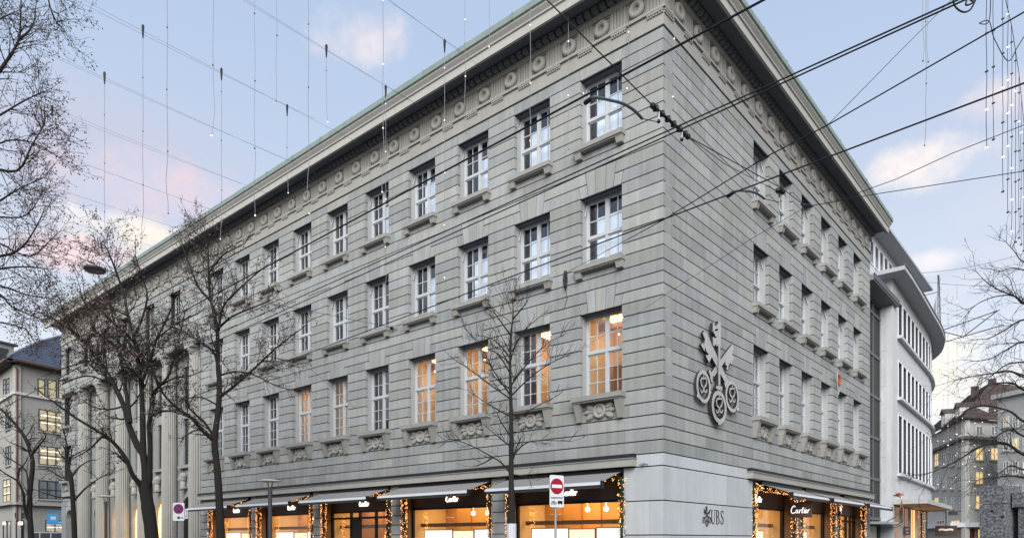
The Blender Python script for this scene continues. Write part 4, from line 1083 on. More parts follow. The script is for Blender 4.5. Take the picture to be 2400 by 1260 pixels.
# -- pale stone shop and office building at the left end of the street
A0, A1, A2 = at(36, HOR, 75), at(160, HOR, 80.2), at(-70, HOR, 92)
for p in (A0, A1, A2): p.z = 0
A1 = A0 + (A1-A0).normalized()*30
lb = thing('corner_office_building', 'pale stone office building with blue slate roof at the far left end', 'building', A0)
ZE = 1.6 + (HOR-852)*75/F_PX
wall_slab(lb, A0, A0, A1, 0, ZE, .5, FST); wall_slab(lb, A0, A2, A0, 0, ZE, .5, FST)
def seg_box(parent, base, P0, P1, y0, y1, z0, z1, mt, name, ext=.3):
    L, ang = far_wall_frame(P0, P1); o = MB().box(-ext, L+ext, y0, y1, z0, z1).build(name, mt, parent); o.location = (P0.x-base.x, P0.y-base.y, 0); o.rotation_euler = (0, 0, ang); return o
for Pa, Pb in ((A0, A1), (A2, A0)):
    seg_box(lb, A0, Pa, Pb, -.95, .3, ZE, ZE+.22, mat('dark_eave', (.07, .06, .055), .8), 'eave', .6)
    seg_box(lb, A0, Pa, Pb, -1.12, -.92, ZE+.1, ZE+.32, CU, 'gutter', .7)
    zl = 1.6 + (HOR-923)*75/F_PX; seg_box(lb, A0, Pa, Pb, -.25, .1, zl, zl+.28, mat('far_pale_band', (.5, .49, .45), .85), 'string_course', .2)
    zl = 1.6 + (HOR-1175)*75/F_PX; seg_box(lb, A0, Pa, Pb, -.55, .1, zl-.3, zl, mat('far_trim', (.3, .3, .3)), 'shop_cornice', .3)
# slate roof: mansard slopes in courses
inn = (A1-A0).normalized(); nrm = Vector((-inn.y, inn.x, 0)); inn2 = (A0-A2).normalized(); nrm2 = Vector((-inn2.y, inn2.x, 0))
ridge_h = 1.6 + (HOR-770)*84/F_PX
rm = MB(); NR = 22
for k in range(NR):
    f0, f1 = k/NR, (k+1)/NR
    def rp(f, lift): 
        z = ZE+.25 + (ridge_h-ZE-.25)*(f**.85) + lift; o = 8.0*f-.9
        corner = A0 + (nrm+nrm2)*(o/(1+nrm.dot(nrm2)))
        return [Vector((*(A2+nrm2*o).xy, z)), Vector((*corner.xy, z)), Vector((*(A1+nrm*o).xy, z))]
    a, b = rp(f0, .10), rp(f1, .03); c = rp(f0, 0.0)
    i = len(rm.v); rm.v += [tuple(p-A0) for p in a+b+c]
    rm.f += [(i, i+1, i+4, i+3), (i+1, i+2, i+5, i+4), (i+6, i+7, i+1, i), (i+7, i+8, i+2, i+1)]
rm.build('roof', SLATE, lb)
MB().tube([(rp(0, .2)[1]-A0)*1.0, (rp(.5, .15)[1]-A0), (rp(1, .1)[1]-A0)], .16, 6).build('roof_hip', mat('lead_hip', (.16, .18, .21), .5), lb)
p = at(2, 820, 79)
dm = MB().box(-1.4, 1.4, 0, 3, 0, 2.6).build('dormer', FST, lb); dm.location = p-A0-Vector((0, 0, 1.8)); dm.rotation_euler = (0, 0, math.atan2(inn.y, inn.x))
MB().box(-.8, .8, -.03, .0, .5, 2.1).build('window', DKW, dm); MB().box(-1.7, 1.7, -.3, 3, 2.6, 2.8).build('dormer_roof', SLATE, dm)
for (xa, xb, ya, yb, mt, c, r) in ((88, 105, 888, 930, LITW, 1, 2), (111, 132, 890, 933, LITW, 1, 2), (136, 152, 892, 935, LITW, 1, 2), (90, 150, 962, 1012, LITW, 3, 2), (90, 150, 1046, 1090, LITW, 3, 2), (90, 150, 1126, 1169, GRW, 3, 2), (106, 150, 1218, 1246, LITW, 2, 1)):
    seg_window(lb, A0, A1, A0, xa, xb, ya, yb, mt, TEAL, c, r)
for (xa, xb, ya, yb, mt) in ((8, 14, 888, 925, GRW), (16, 22, 886, 924, GRW), (14, 26, 965, 1005, DKW), (14, 26, 1045, 1090, DKW), (8, 25, 1122, 1176, LITW)):
    seg_window(lb, A2, A0, A0, xa, xb, ya, yb, mt, TEAL, 1 if xb-xa < 8 else 2, 3)
# shop doors with lamps and lettering
for k, (xa, xb) in enumerate(((36.5, 55),)):
    seg_window(lb, A0, A1, A0, xa, xb, 1220, 1262, DKW, BLACKM, 2, 1, name='shop_door')
seg_window(lb, A2, A0, A0, 8, 26, 1220, 1262, DKW, BLACKM, 2, 1, name='shop_door')
def on_face(P0, P1, x, y, off=.1):
    t, z = on_seg(P0, P1, x, y); L, ang = far_wall_frame(P0, P1); d = Vector((math.cos(ang), math.sin(ang), 0)); n = Vector((d.y, -d.x, 0)); p = Vector((P0.x, P0.y, 0))+d*t+n*off; p.z = z; return p, ang
LANT = mat('white_lantern', (.9, .85, .75), .4, emit=(1, .85, .6), estr=.5)
for Pa, Pb, x, nm in ((A0, A1, 45, 'square lit lantern over the shop door under the dark lettering'), (A2, A0, 17, 'square lit lantern over the shop door at the picture edge')):
    p, an = on_face(Pa, Pb, x, 1225, .3)
    t = thing('wall_lantern', nm, 'lantern', p, an, 'lanterns over the far shop doors'); MB().box(-.15, .15, -.08, .12, -.18, .18).build('lamp_glass', LANT, t); MB().box(-.2, .2, -.12, .3, .18, .24).build('cap', BLACKM, t)
def text_mesh(s, size, depth=.02, xs=1.0):
    c = bpy.data.curves.new('txt', 'FONT'); c.body = s; c.size = size; c.extrude = depth; c.align_x = 'CENTER'
    o = bpy.data.objects.new('txt', c); COL.objects.link(o); bpy.context.view_layer.update()
    me = bpy.data.meshes.new_from_object(o.evaluated_get(bpy.context.evaluated_depsgraph_get())); bpy.data.objects.remove(o); bpy.data.curves.remove(c)
    me.transform(Matrix.Diagonal((xs, 1, 1, 1))); me.transform(Matrix.Rotation(rad(90), 4, 'X')); return me
p, an = on_face(A0, A1, 45.5, 1212, .06)
t = thing('shop_lettering', 'dark shop name lettering on the pale wall at far left', 'lettering', p, an)
me = text_mesh('BOSS', .75, .02, .62); me.materials.append(BLACKM); ob('letters', me, t); me = text_mesh('HUGO BOSS', .16, .02, .8); me.materials.append(BLACKM); ob('small_letters', me, t, (0, 0, -.35))
p, an = on_face(A0, A1, 38, 1000, .12)
MB().tube([(0, 0, -10), (0, 0, 0), (0, 0, 6.2), (-1.2, -.5, 8.0), (-1.5, -.9, ZE-p.z+.1)], .09, 6).build('downpipe', CU, lb, loc=p-A0)
# -- tiled roof building at the right end
B0, B1, B2 = at(2262, HOR, 86), at(2360, HOR, 88.5), at(2150, HOR, 108)
for p in (B0, B1, B2): p.z = 0
B1 = B0 + (B1-B0).normalized()*26
rb = thing('tiled_roof_building', 'cream stone building with steep brown tiled roof and dormers at far right', 'building', B0)
ZR = 1.6 + (HOR-1025)*86/F_PX; FS2 = mat('far_grey_cream', (.45, .44, .40), .9, noise=.12, nscale=.8, streak=.1)
wall_slab(rb, B0, B0, B1, 0, ZR+2.4, .5, FS2); wall_slab(rb, B0, B2, B0, 0, ZR+2.4, .5, FS2)
for Pa, Pb in ((B0, B1), (B2, B0)):
    seg_box(rb, B0, Pa, Pb, -.6, .1, ZR-.2, ZR+.15, mat('far_dark_cornice', (.12, .115, .11), .8), 'cornice', .5)
    zl = 1.6+(HOR-1234)*86/F_PX; seg_box(rb, B0, Pa, Pb, -1.6, .1, zl, zl+.55, mat('white_canopy', (.6, .62, .63), .7), 'canopy', .0)
TILE = mat('brown_tiles', (.062, .045, .042), .85, var=.2, noise=.25, nscale=1.5)
i1 = (B1-B0).normalized(); n1 = Vector((-i1.y, i1.x, 0)); i2 = (B0-B2).normalized(); n2 = Vector((-i2.y, i2.x, 0))
NT = 26; zt0 = ZR+2.3; zt1 = 1.6+(HOR-892)*96/F_PX; tl = MB()
for k in range(NT):
    def tp(f, l):
        z = zt0+(zt1-zt0)*f+l; o = -.6+7.5*f
        return [Vector((*(B2+n2*o).xy, z)), Vector((*(B0+(n1+n2)*(o/(1+n1.dot(n2)))).xy, z)), Vector((*(B1+n1*o).xy, z))]
    a, b, c = tp(k/NT, .12), tp((k+1)/NT, .02), tp(k/NT, 0); i = len(tl.v); tl.v += [tuple(p-B0) for p in a+b+c]
    tl.f += [(i, i+1, i+4, i+3), (i+1, i+2, i+5, i+4), (i+6, i+7, i+1, i), (i+7, i+8, i+2, i+1)]
tl.build('roof', TILE, rb)
e0, e1 = tp(1, 0)[0]-B0, tp(1, 0)[2]-B0
for x, y in ((2325, 888), (2285, 906)):
    p = at(x, y+8, 97); MB().box(-.45, .45, -.4, .4, -2.5, .5).build('chimney', TILE, rb, loc=p-B0)
for x, y in ((2214, 985), (2248, 972)):
    p = at(x, y+14, 95 if x < 2230 else 90)
    d = MB().box(-.9, .9, -.2, 3, -1.3, 1.7).build('dormer', FS2, rb, loc=p-B0, rz=math.atan2(i2.y, i2.x)); MB().prism([(-1.1, 1.7), (1.1, 1.7), (0, 2.4)], -.4, 3).build('dormer_roof', TILE, d); MB().box(-.55, .55, -.26, -.2, -.6, 1.4).build('window', mat('sky_lit_window', (.6, .62, .64), .3), d)
WFRM = mat('white_far_frame', (.6, .6, .57), .6)
for x in (2196, 2214, 2232, 2251):
    for (ya, yb, lit) in ((1062, 1092, 1), (1114, 1146, 0), (1164, 1193, 1)): seg_window(rb, B2, B0, B0, x-4.5, x+4.5, ya, yb, LITY if lit and x == 2196 else GRW, WFRM, 2, 2)
    seg_window(rb, B2, B0, B0, x-4.5, x+4.5, 1030-(x-2196)*.33+6, 1048-(x-2196)*.33, GRW if x < 2240 else LITY, WFRM, 2, 1)
for x in (2295, 2330):
    for (ya, yb, mt) in ((1048, 1078, LITY), (1104, 1134, LITY if x == 2295 else GRW), (1160, 1192, LITY if x == 2295 else GRW)): seg_window(rb, B0, B1, B0, x-9, x+9, ya, yb, mt, WFRM, 2, 2)
    seg_window(rb, B0, B1, B0, x-8, x+8, 998, 1020, GRW, WFRM, 2, 1)
for xa, xb, mt in ((2196, 2215, mat('red_blind', (.28, .03, .04), .6)), (2230, 2250, LITY)): seg_window(rb, B2, B0, B0, xa, xb, 1218, 1233, mt, WFRM, 3, 1)
for xa, xb, mt in ((2266, 2283, MATS['red_blind']), (2290, 2308, LITY)): seg_window(rb, B0, B1, B0, xa, xb, 1238, 1262, mt, BLACKM, 2, 1, name='shop_window')
# -- pale block at the right edge
C0, C1 = at(2338, HOR, 80), at(2560, HOR, 70)
for p in (C0, C1): p.z = 0
pb = thing('pale_office_block', 'pale office block with rounded parapet behind bare branches at the right edge', 'building', C0)
ZB = 1.6+(HOR-935)*80/F_PX
L, ang = far_wall_frame(C0, C1); o = MB().box(0, L, 0, 12, 0, ZB).build('wall', mat('far_white_wall', (.38, .38, .37), .9, noise=.15, nscale=1), pb); o.rotation_euler = (0, 0, ang)
o = MB().box(-.4, L, -.5, 12, ZB, ZB+.5).build('parapet', mat('far_white_wall', (.5, .5, .5)), pb); o.rotation_euler = (0, 0, ang)
for x in (2358, 2380, 2404, 2430):
    for k, (ya, yb) in enumerate(((975, 1000), (1025, 1055), (1080, 1110), (1135, 1165), (1190, 1220))): seg_window(pb, C0, C1, C0, x-7, x+7, ya, yb, [GRW, LITY, GRW, LITW, GRW][(k+x) % 5], WFRM, 2, 2)
# -- lattice mast on the white building's roof
bp = at(2198, 760, 62)
t = thing('roof_mast', 'thin lattice mast with sail-like panel above the curved white roof', 'mast', bp)
for dx, dy in ((0, 0), (.25, 0), (.1, .25)): MB().tube([(dx, dy, -.5), (dx*.4, dy*.4, 4.4)], .03, 5).build('mast_leg', DARKMET, t)
br = MB()
for k in range(9): br.tube([(.25*(k % 2), 0, k*.45), (.25*((k+1) % 2), .1, k*.45+.45)], .015, 4)
br.build('lattice', DARKMET, t, kind='stuff')
for z, l in ((1.0, -2.2), (2.9, -2.6)): MB().tube([(0, 0, z), (l, -.4, z-.3)], .03, 5).build('strut', DARKMET, t)
MB().prism([(-.1, 2.6), (-.15, -.2), (-.8, -.3)], 0, .02).build('panel', mat('grey_mesh_panel', (.22, .25, .27), .7), t)
bp = at(2205, 775, 66)
t = thing('roof_boom', 'horizontal steel boom frame jutting out beyond the curved white roof', 'boom', bp)
for a, b in (((0, 0, 0), (4.6, 0, 1.0)), ((.4, 0, -1.1), (4.9, 0, -.4)), ((0, 0, 0), (1.8, 0, -.9)), ((1.8, 0, -.9), (4.4, 0, .95))): MB().tube([a, b], .045, 5).build('bar', DARKMET, t)

# -- unseen buildings added behind and beside the viewpoint to shade the lower facades
def plain_block(label, x0, x1, y0, y1, h, side):
    t = thing('unseen_shade_building', label, 'building', (x0, y0, 0)); w, d = x1-x0, y1-y0
    MB().box(0, w, 0, d, 0, h).build('wall', FST, t); MB().box(-.5, w+.5, -.5, d+.5, h, h+.5).build('cornice', MATS['far_trim'], t)
    wm = MB(); bars(wm, -.8, .8, 0, 2.3, .09, -.06, .03); wm.box(-.05, .05, -.06, .03, .09, 2.21); wm = wm.mesh('window', WHITE); pm = MB().box(-.71, .71, -.015, -.002, .09, 2.21).mesh('pane', DKW)
    n = int((w if side == 'N' else d)/3.2)
    for k in range(n):
        for f in range(int(h/4)):
            a = 1.6+3.2*k
            o = ob('window', wm, t, (a, d+.001, 1.4+4*f), math.pi) if side == 'N' else ob('window', wm, t, (-.001, a, 1.4+4*f), -math.pi/2)
            ob('pane', pm, o)
plain_block('unseen long stone building added behind the viewpoint to shade the facade', -62, 30, -52, -40, 19, 'N')
plain_block('unseen stone building added right of the viewpoint to shade the side facade', 40, 52, -24, 46, 17, 'W')
# ------------------------------------------------------------------ granite monument at lower right
GRAN = mat('speckled_granite', (.12, .125, .135), .8, bump=.5, bscale=18)
def granite(m_):
    nt = m_.node_tree; N = nt.nodes; Lk = nt.links; b = N['Principled BSDF']; g = N.new('ShaderNodeNewGeometry'); v = N.new('ShaderNodeTexVoronoi'); v.inputs['Scale'].default_value = 26
    nz = N.new('ShaderNodeTexNoise'); nz.inputs['Scale'].default_value = 26; nz.inputs['Detail'].default_value = 5; Lk.new(g.outputs['Position'], v.inputs['Vector']); Lk.new(g.outputs['Position'], nz.inputs['Vector'])
    r = N.new('ShaderNodeValToRGB'); r.color_ramp.elements[0].position = .42; r.color_ramp.elements[0].color = (.075, .078, .086, 1); r.color_ramp.elements[1].position = .70; r.color_ramp.elements[1].color = (.26, .27, .285, 1)
    Lk.new(nz.outputs[0], r.inputs[0]); Lk.new(r.outputs[0], b.inputs['Base Color'])
granite(GRAN)
gp = at(2296, HOR, 14); gp.z = 0
gt = thing('granite_monument', 'speckled grey granite pillar and low wall of stacked blocks at lower right', 'monument', gp, rad(-14))
def block(x0, x1, y0, y1, z0, z1, nm='block'):
    m = MB(); b = .012
    m.hexa([(x0,y0,z0),(x1,y0,z0),(x1,y1,z0),(x0,y1,z0),(x0,y0,z1-b),(x1,y0,z1-b),(x1,y1,z1-b),(x0,y1,z1-b)])
    m.hexa([(x0,y0,z1-b+.0005),(x1,y0,z1-b+.0005),(x1,y1,z1-b+.0005),(x0,y1,z1-b+.0005),(x0+b,y0+b,z1),(x1-b,y0+b,z1),(x1-b,y1-b,z1),(x0+b,y1-b,z1)])
    m.build(nm, GRAN, gt)
zt = 1.6+126*14/F_PX; zj = 1.6+(HOR-1181)*14/F_PX
block(0, .44, 0, .8, 0, zj-.005); block(0, .44, 0, .8, zj+.005, zt)
block(.47, 1.3, .25, .9, zj-.07, zt-.14); block(.56, 1.3, .3, .9, 1.3, zj-.085); block(.56, 1.3, .3, .9, 0, 1.29)
for x, z in ((.22, zj-.14), (.40, zj-.26)): MB().ball((x, -.002, z), .03, 8, 5, 1, .3, .9).build('chipped_hole', BLACKM, gt)

# ------------------------------------------------------------------ street furniture
def pole_sign(name, label, x, ytop, d, w, h, yaw, build):
    p = at(x, HOR, d); p.z = 0; t = thing(name, label, 'traffic sign', p, yaw); zt_ = 1.6+(HOR-ytop)*d/F_PX
    MB().tube([(0, 0, 0), (0, 0, zt_-.05)], .032, 10).build('post', mat('galvanised_post', (.36, .37, .38), .45, metal=.4), t)
    pl = MB(); r = .05; c = []
    for (sx, sz, a0) in ((1, 1, 0), (-1, 1, 90), (-1, -1, 180), (1, -1, 270)):
        for k in range(5): a = rad(a0+k*22.5); c.append((sx*(w/2-r)+r*math.cos(a), zt_-h/2+sz*(h/2-r)+r*math.sin(a)))
    pl.prism(c[::-1], -.06, -.045); pl = pl.build('sign_plate', mat('white_sign_enamel', (.72, .74, .75), .4), t)
    e = MB(); 
    for k in range(len(c)): e.tube([(c[k][0], -.052, c[k][1]), (c[(k+1) % len(c)][0], -.052, c[(k+1) % len(c)][1])], .008, 4)
    e.build('rim', mat('dark_rim', (.06, .06, .065), .5), t)
    build(t, zt_); return t
def disc(r, z, y0, y1, n=36): return [(r*math.cos(2*math.pi*k/n), z+r*math.sin(2*math.pi*k/n)) for k in range(n)]
SRED = mat('sign_red', (.36, .01, .035), .45); SBLUE = mat('sign_blue', (.02, .05, .20), .45); SBLK = mat('sign_black', (.012, .012, .012), .5); SWHT = mat('sign_white', (.75, .76, .76), .45)
yawc = math.atan2(RT.y, RT.x)
def noentry(t, z):
    MB().prism(disc(.215, z-.30, 0, 0), -.066, -.062).build('red_disc', SRED, t); MB().box(-.17, .17, -.070, -.067, z-.345, z-.255).build('white_bar', SWHT, t)
    me = text_mesh('ausgenommen', .085, .002, .82); me.materials.append(SBLK); ob('lettering', me, t, (0, -.064, z-.63))
    m = MB(); m.ring(-.155, z-.76, .042, .042, .01, -.068, -.063, 16); m.ring(-.055, z-.76, .042, .042, .01, -.068, -.063, 16); m.ribbon([(-.155, z-.76), (-.13, z-.70), (-.08, z-.70), (-.055, z-.76), (-.10, z-.76), (-.13, z-.70)], .010, -.0682, -.0632); m.build('bicycle_pictogram', SBLK, t)
    m = MB(); m.box(.03, .19, -.067, -.062, z-.765, z-.73); m.box(.03, .19, -.0672, -.0622, z-.70, z-.692); m.ring(.06, z-.77, .018, .018, .017, -.0682, -.063, 12); m.ring(.16, z-.77, .018, .018, .017, -.0682, -.063, 12); m.box(.035, .185, -.0668, -.0618, z-.729, z-.70); m.build('bus_pictogram', SBLK, t)
pole_sign('traffic_sign', 'white no-entry sign with red disc on a grey post before the shop', 1302, 1113, 19, .475, .87, yawc+rad(32), noentry)
def nostop(t, z):
    MB().prism(disc(.19, z-.24, 0, 0), -.066, -.062).build('red_disc', SRED, t); MB().prism(disc(.155, z-.24, 0, 0), -.070, -.067).build('blue_disc', SBLUE, t)
    for s in (-1, 1): MB().ribbon([(-.12*s, z-.36), (.12*s, z-.12)], .045, -.073-.001*(s > 0), -.0705).build('red_cross', SRED, t)
    m = MB(); m.prism(disc(.05, z-.58, 0, 0), -.066, -.062); m.build('small_disc', SBLUE, t); m = MB(); [m.box(-.04+i*.06, -.005+i*.06, -.066, -.062, z-.60, z-.56) for i in range(4)]; m.build('small_lettering', SBLK, t, kind='stuff')
    MB().box(.24, .34, -.06, -.045, z-.62, z-.24).build('arrow_plate', SWHT, t)
    m = MB(); m.box(.283, .297, -.066, -.062, z-.52, z-.34); m.prism([(.265, z-.35), (.315, z-.35), (.29, z-.28)], -.066, -.0622); m.prism([(.265, z-.51), (.29, z-.58), (.315, z-.51)], -.066, -.0622); m.build('arrow', SBLK, t)
pole_sign('traffic_sign', 'white no-stopping sign with blue and red disc before the columns', 420, 1177, 27, .44, .70, yawc+rad(3), nostop)
def lamp_post(label, x, ytop, d):
    p = at(x, HOR, d); p.z = 0; t = thing('lamp_post', label, 'street lamp', p, 0, 'disc topped lamp posts on the pavement'); z = 1.6+(HOR-ytop)*d/F_PX
    LG = mat('lamp_post_grey', (.06, .062, .068), .5)
    MB().tube([(0, 0, 0), (0, 0, z-1.0), (0, 0, z-.62)], [.085, .085, .085], 16).build('post', LG, t); MB().tube([(0, 0, z-.62), (0, 0, z-.33)], [.10, .10], 16).build('collar', LG, t)
    MB().lathe([(.03, z-.10), (.35, z-.085), (.48, z-.05), (.48, z-.03), (.3, z+.01), (.02, z+.02)], 32).build('disc_reflector', mat('pale_reflector', (.55, .56, .55), .5), t)
    for k in range(4): a = k*math.pi/2+.5; MB().tube([(.05*math.cos(a), .05*math.sin(a), z-.35), (.17*math.cos(a), .17*math.sin(a), z-.09)], .012, 5).build('stay', LG, t)
lamp_post('grey lamp post with flat disc top before the shop awnings', 633, 1124, 30)
lamp_post('distant grey lamp post with flat disc top before the fluted columns', 248, 1161, 42)
# hanging street lamp
hp = at(222, 632, 22)
t = thing('hanging_street_lamp', 'round flat street lamp hung from a span wire before the left trees', 'street lamp', hp)
MB().lathe([(.03, -.05), (.27, -.045), (.315, -.015), (.32, .02), (.30, .05), (.12, .09), (.02, .10)], 32).build('shade', mat('lamp_grey', (.07, .07, .08), .5), t); MB().lathe([(.01, -.062), (.27, -.052)], 32).build('lens', mat('lamp_lens', (.16, .14, .15), .4), t)
MB().tube([(0, 0, .1), (0, 0, .2), (-.2, -.1, .28)], .015, 5).build('hanger', BLACKM, t)
c_ = MB(); [c_.tube([(.42+.11*math.cos(a), -.05, .02+.11*math.sin(a)) for a in [2*math.pi*k/16 for k in range(17)]], .012, 4)]; c_.build('cable_coil', BLACKM, t)
# blue scissor lift
sp = at(133, HOR, 66); sp.z = 0
t = thing('scissor_lift', 'blue scissor lift raised on crossed grey arms beside the far building corner', 'scissor lift', sp, math.atan2(RT.y, RT.x))
LBL = mat('lift_blue', (.03, .20, .42), .45); LGR = mat('lift_grey', (.35, .37, .40), .5)
MB().box(-.95, .95, -.4, .4, .15, .55).build('chassis', LBL, t)
for s in (-1, 1):
    for q in (-1, 1): MB().lathe([(.17, -.06), (.18, 0), (.17, .06)], 16, (s*.7, q*.42, .17), 'y').build('wheel', BLACKM, t)
for k in range(4):
    z0, z1 = .6+k*.62, .6+(k+1)*.62
    for s in (-1, 1): MB().hexa([(-.75*s-.05,-.3*s,z0),(-.75*s+.05,-.3*s,z0),(-.75*s+.05,-.22*s,z0),(-.75*s-.05,-.22*s,z0),(.75*s-.05,-.3*s,z1),(.75*s+.05,-.3*s,z1),(.75*s+.05,-.22*s,z1),(.75*s-.05,-.22*s,z1)]).build('scissor_arm', LGR, t)
MB().box(-.7, .7, -.4, .4, 3.1, 3.2).build('platform', LBL, t); MB().box(-.6, .4, -.42, -.401, 3.2, 4.0).build('side_panel', LBL, t); MB().box(-.3, .2, -.43, -.421, 3.5, 3.8).build('decal', LGR, t)
for z in (3.75, 4.3):
    rl = MB(); rl.tube([(-.68, -.38, z), (.68, -.38, z), (.68, .38, z), (-.68, .38, z), (-.68, -.38, z)], .03, 5); rl.build('guard_rail', LBL, t)
for sx in (-.68, 0, .68):
    for sy in (-.38, .38): MB().tube([(sx, sy, 3.2), (sx, sy, 4.3)], .025, 5).build('rail_post', LBL, t)
# mesh site fence at lower left
for k in range(3):
    p = at(68+k*26, HOR, 62); p.z = 0
    t = thing('site_fence', ['dark site fence panel at the foot of the left tree', 'dark site fence panel, middle one of three at lower left', 'dark site fence panel next to the scissor lift'][k], 'fence', p, math.atan2(RT.y, RT.x), 'site fence panels at lower left')
    MB().box(0, .95, 0, .02, .2, 2.2).build('cover', mat('dark_tarp', (.03, .032, .035), .8), t); fr = MB(); bars(fr, -.02, .97, .1, 2.3, .04, -.02, .04); fr.build('frame', LGR, t); MB().box(.35, .62, -.03, -.021, 1.1, 1.5).build('notice', mat('pale_print', (.7, .7, .7)), t) if k == 2 else None
# security camera at the corner
p = on_y(1516, 1085, -.05)
t = thing('security_camera', 'small white security camera on the pale corner stone', 'camera', p); MB().box(-.2, -.05, -.12, -.04, .0, .07).build('body', WHITE, t); MB().tube([(0, .05, -.03), (0, -.06, -.03), (-.1, -.08, .0)], .015, 5).build('arm', DARKMET, t)
# cable bundle on the wall between two rows of windows
p = on_y(1325, 640, -.1)
t = thing('cable_bundle', 'bundle of dark cable tied to the facade under a window sill', 'cable'); t.location = p
for k in range(7):
    a = k*.9; MB().tube([(.05*math.cos(a), .03*math.sin(a), .08), (.09*math.cos(a), .04*math.sin(a), -.25), (.03*math.cos(a), .03*math.sin(a), -.55)], .014, 5).build('loop', WIRE, t)
MB().tube([(0, .02, -.5), (.05, .05, -.9), (-.12, .08, -1.25)], .008, 4).build('tail', WIRE, t)
p = on_x(1963, 893, .15)
t = thing('strap_bundle', 'orange strap and pale cable bundle hooked on the side street facade', 'strap', p)
MB().tube([(.05, -.15, .35), (.1, .1, .25), (.06, .2, -.05), (.1, .05, -.2), (.05, -.1, -.05)], [.05, .09, .08, .07, .04], 7).build('strap', mat('orange_strap', (.42, .12, .05), .7), t)
for k in range(3): MB().tube([(.05, -.2-.05*k, .4), (.08, -.35, -.1), (.08, -.2, -.6-.08*k), (.08, .1, -.5), (.05, .25, -.05)], .02, 5).build('cable_loop', mat('grey_cable', (.3, .32, .33), .6), t)
# ------------------------------------------------------------------ bare trees
def spline(P, R_, sub=4):
    Q = []; W = []
    for i in range(len(P)-1):
        p0, p1, p2, p3 = P[max(i-1, 0)], P[i], P[i+1], P[min(i+2, len(P)-1)]
        for k in range(sub):
            u = k/sub; Q.append(.5*((2*p1)+(p2-p0)*u+(2*p0-5*p1+4*p2-p3)*u*u+(3*p1-p0-3*p2+p3)*u**3)); W.append(R_[i]+(R_[i+1]-R_[i])*u)
    Q.append(P[-1]); W.append(R_[-1]); return Q, W
class Tree:
    def __init__(s, seed, droop=0.0, up=.25, twig_r=.006, leaf=0.0, leafsize=.07, dens=1.0, curl=.22, cap=1.6):
        s.rnd = random.Random(seed); s.wood = MB(); s.twigs = MB(); s.leaf = MB(); s.droop = droop; s.up = up; s.tr = twig_r; s.lf = leaf; s.ls = leafsize; s.dens = dens; s.curl = curl; s.cap = cap
    def limb(s, P, r0, r1, spawn=True, lvl=0, dens=None, bare=0.0):
        n = len(P); R_ = [r0+(r1-r0)*(i/(n-1))**.8 for i in range(n)]
        Q, W = spline([Vector(p) for p in P], R_)
        k = [1+s.rnd.uniform(-.07, .07) for _ in Q]
        s.wood.tube(Q, [w*q for w, q in zip(W, k)], 9 if r0 > .06 else 6)
        if not spawn: return
        L = sum((b-a).length for a, b in zip(Q[:-1], Q[1:])); d = (dens or 3.2)*s.dens
        cnt = int(L*d)
        for _ in range(cnt):
            f = bare+(1-bare)*s.rnd.random()**.8; i = min(int(f*(len(Q)-1)), len(Q)-2); p = Q[i].lerp(Q[i+1], f*(len(Q)-1)-i); t = (Q[i+1]-Q[i]).normalized()
            s.branch(p, t, min(s.cap*s.rnd.uniform(.45, 1.0), max(.5, L*s.rnd.uniform(.16, .42)*(1.15-.6*f))), max(W[i]*.42, s.tr*1.5), lvl+1)
        s.branch(Q[-1], (Q[-1]-Q[-2]).normalized(), min(s.cap*.6, max(.4, L*.25)), max(r1*.9, s.tr), lvl+1, straight=True)
    def branch(s, p, t, L, r, lvl, straight=False):
        rn = s.rnd; ax = Vector((rn.gauss(0, 1), rn.gauss(0, 1), rn.gauss(0, 1))); ax = (ax-t*ax.dot(t)).normalized()
        ang = rn.uniform(.15, .35) if straight else rn.uniform(.5, 1.05)
        d = (t*math.cos(ang)+ax*math.sin(ang)).normalized(); n = max(3, min(7, int(L/.28))); st = L/n; Q = [p.copy()]; W = [r]; q = p.copy()
        for k in range(n):
            d = (d+Vector((rn.gauss(0, s.curl), rn.gauss(0, s.curl), rn.gauss(0, s.curl)+(s.up if lvl < 3 else s.up*.5)*.35-s.droop*.3*(k/n))))
            d.normalize(); q = q+d*st; Q.append(q.copy()); W.append(r+(s.tr*.55-r)*((k+1)/n))
        (s.wood if r > .022 else s.twigs).tube(Q, W, 5 if r > .022 else 3, cap=False)
        if lvl < 4 and L > .32:
            c = max(2, int(L*(3.4 if lvl < 3 else 4.2)*s.dens))
            for _ in range(c):
                f = rn.uniform(.18, 1); i = min(int(f*n), n-1); pp = Q[i].lerp(Q[i+1], f*n-i)
                s.branch(pp, (Q[i+1]-Q[i]).normalized(), L*rn.uniform(.28, .55), max(W[i]*.6, s.tr*.7), lvl+1)
        if s.lf and lvl >= 2:
            for _ in range(int(s.lf*L*3+rn.random())):
                f = rn.uniform(.4, 1); i = min(int(f*n), n-1); pp = Q[i].lerp(Q[i+1], f*n-i)+Vector((rn.gauss(0, .03), rn.gauss(0, .03), rn.uniform(-.10, -.01)))
                a = Vector((rn.gauss(0, 1), rn.gauss(0, 1), rn.gauss(0, 1)-.8)).normalized(); b = a.orthogonal().normalized()*s.ls*.28; a = a*s.ls*rn.uniform(.6, 1.2)
                j = len(s.leaf.v); s.leaf.v += [tuple(pp), tuple(pp+a*.5+b), tuple(pp+a), tuple(pp+a*.5-b)]; s.leaf.f.append((j, j+1, j+2, j+3))
    def done(s, name, label, base, group):
        t = thing(name, label, 'tree', base, 0, group)
        for m, nm, mt, k in ((s.wood, 'trunk', BARK, None), (s.twigs, 'crown', TWIG, 'stuff'), (s.leaf, 'dry_leaves', DRYLEAF, 'stuff')):
            if not m.v: continue
            m.v = [(a-base[0], b-base[1], c-base[2]) for a, b, c in m.v]
            o = m.build(nm, mt, t, nm == 'trunk', kind=k)
        return t
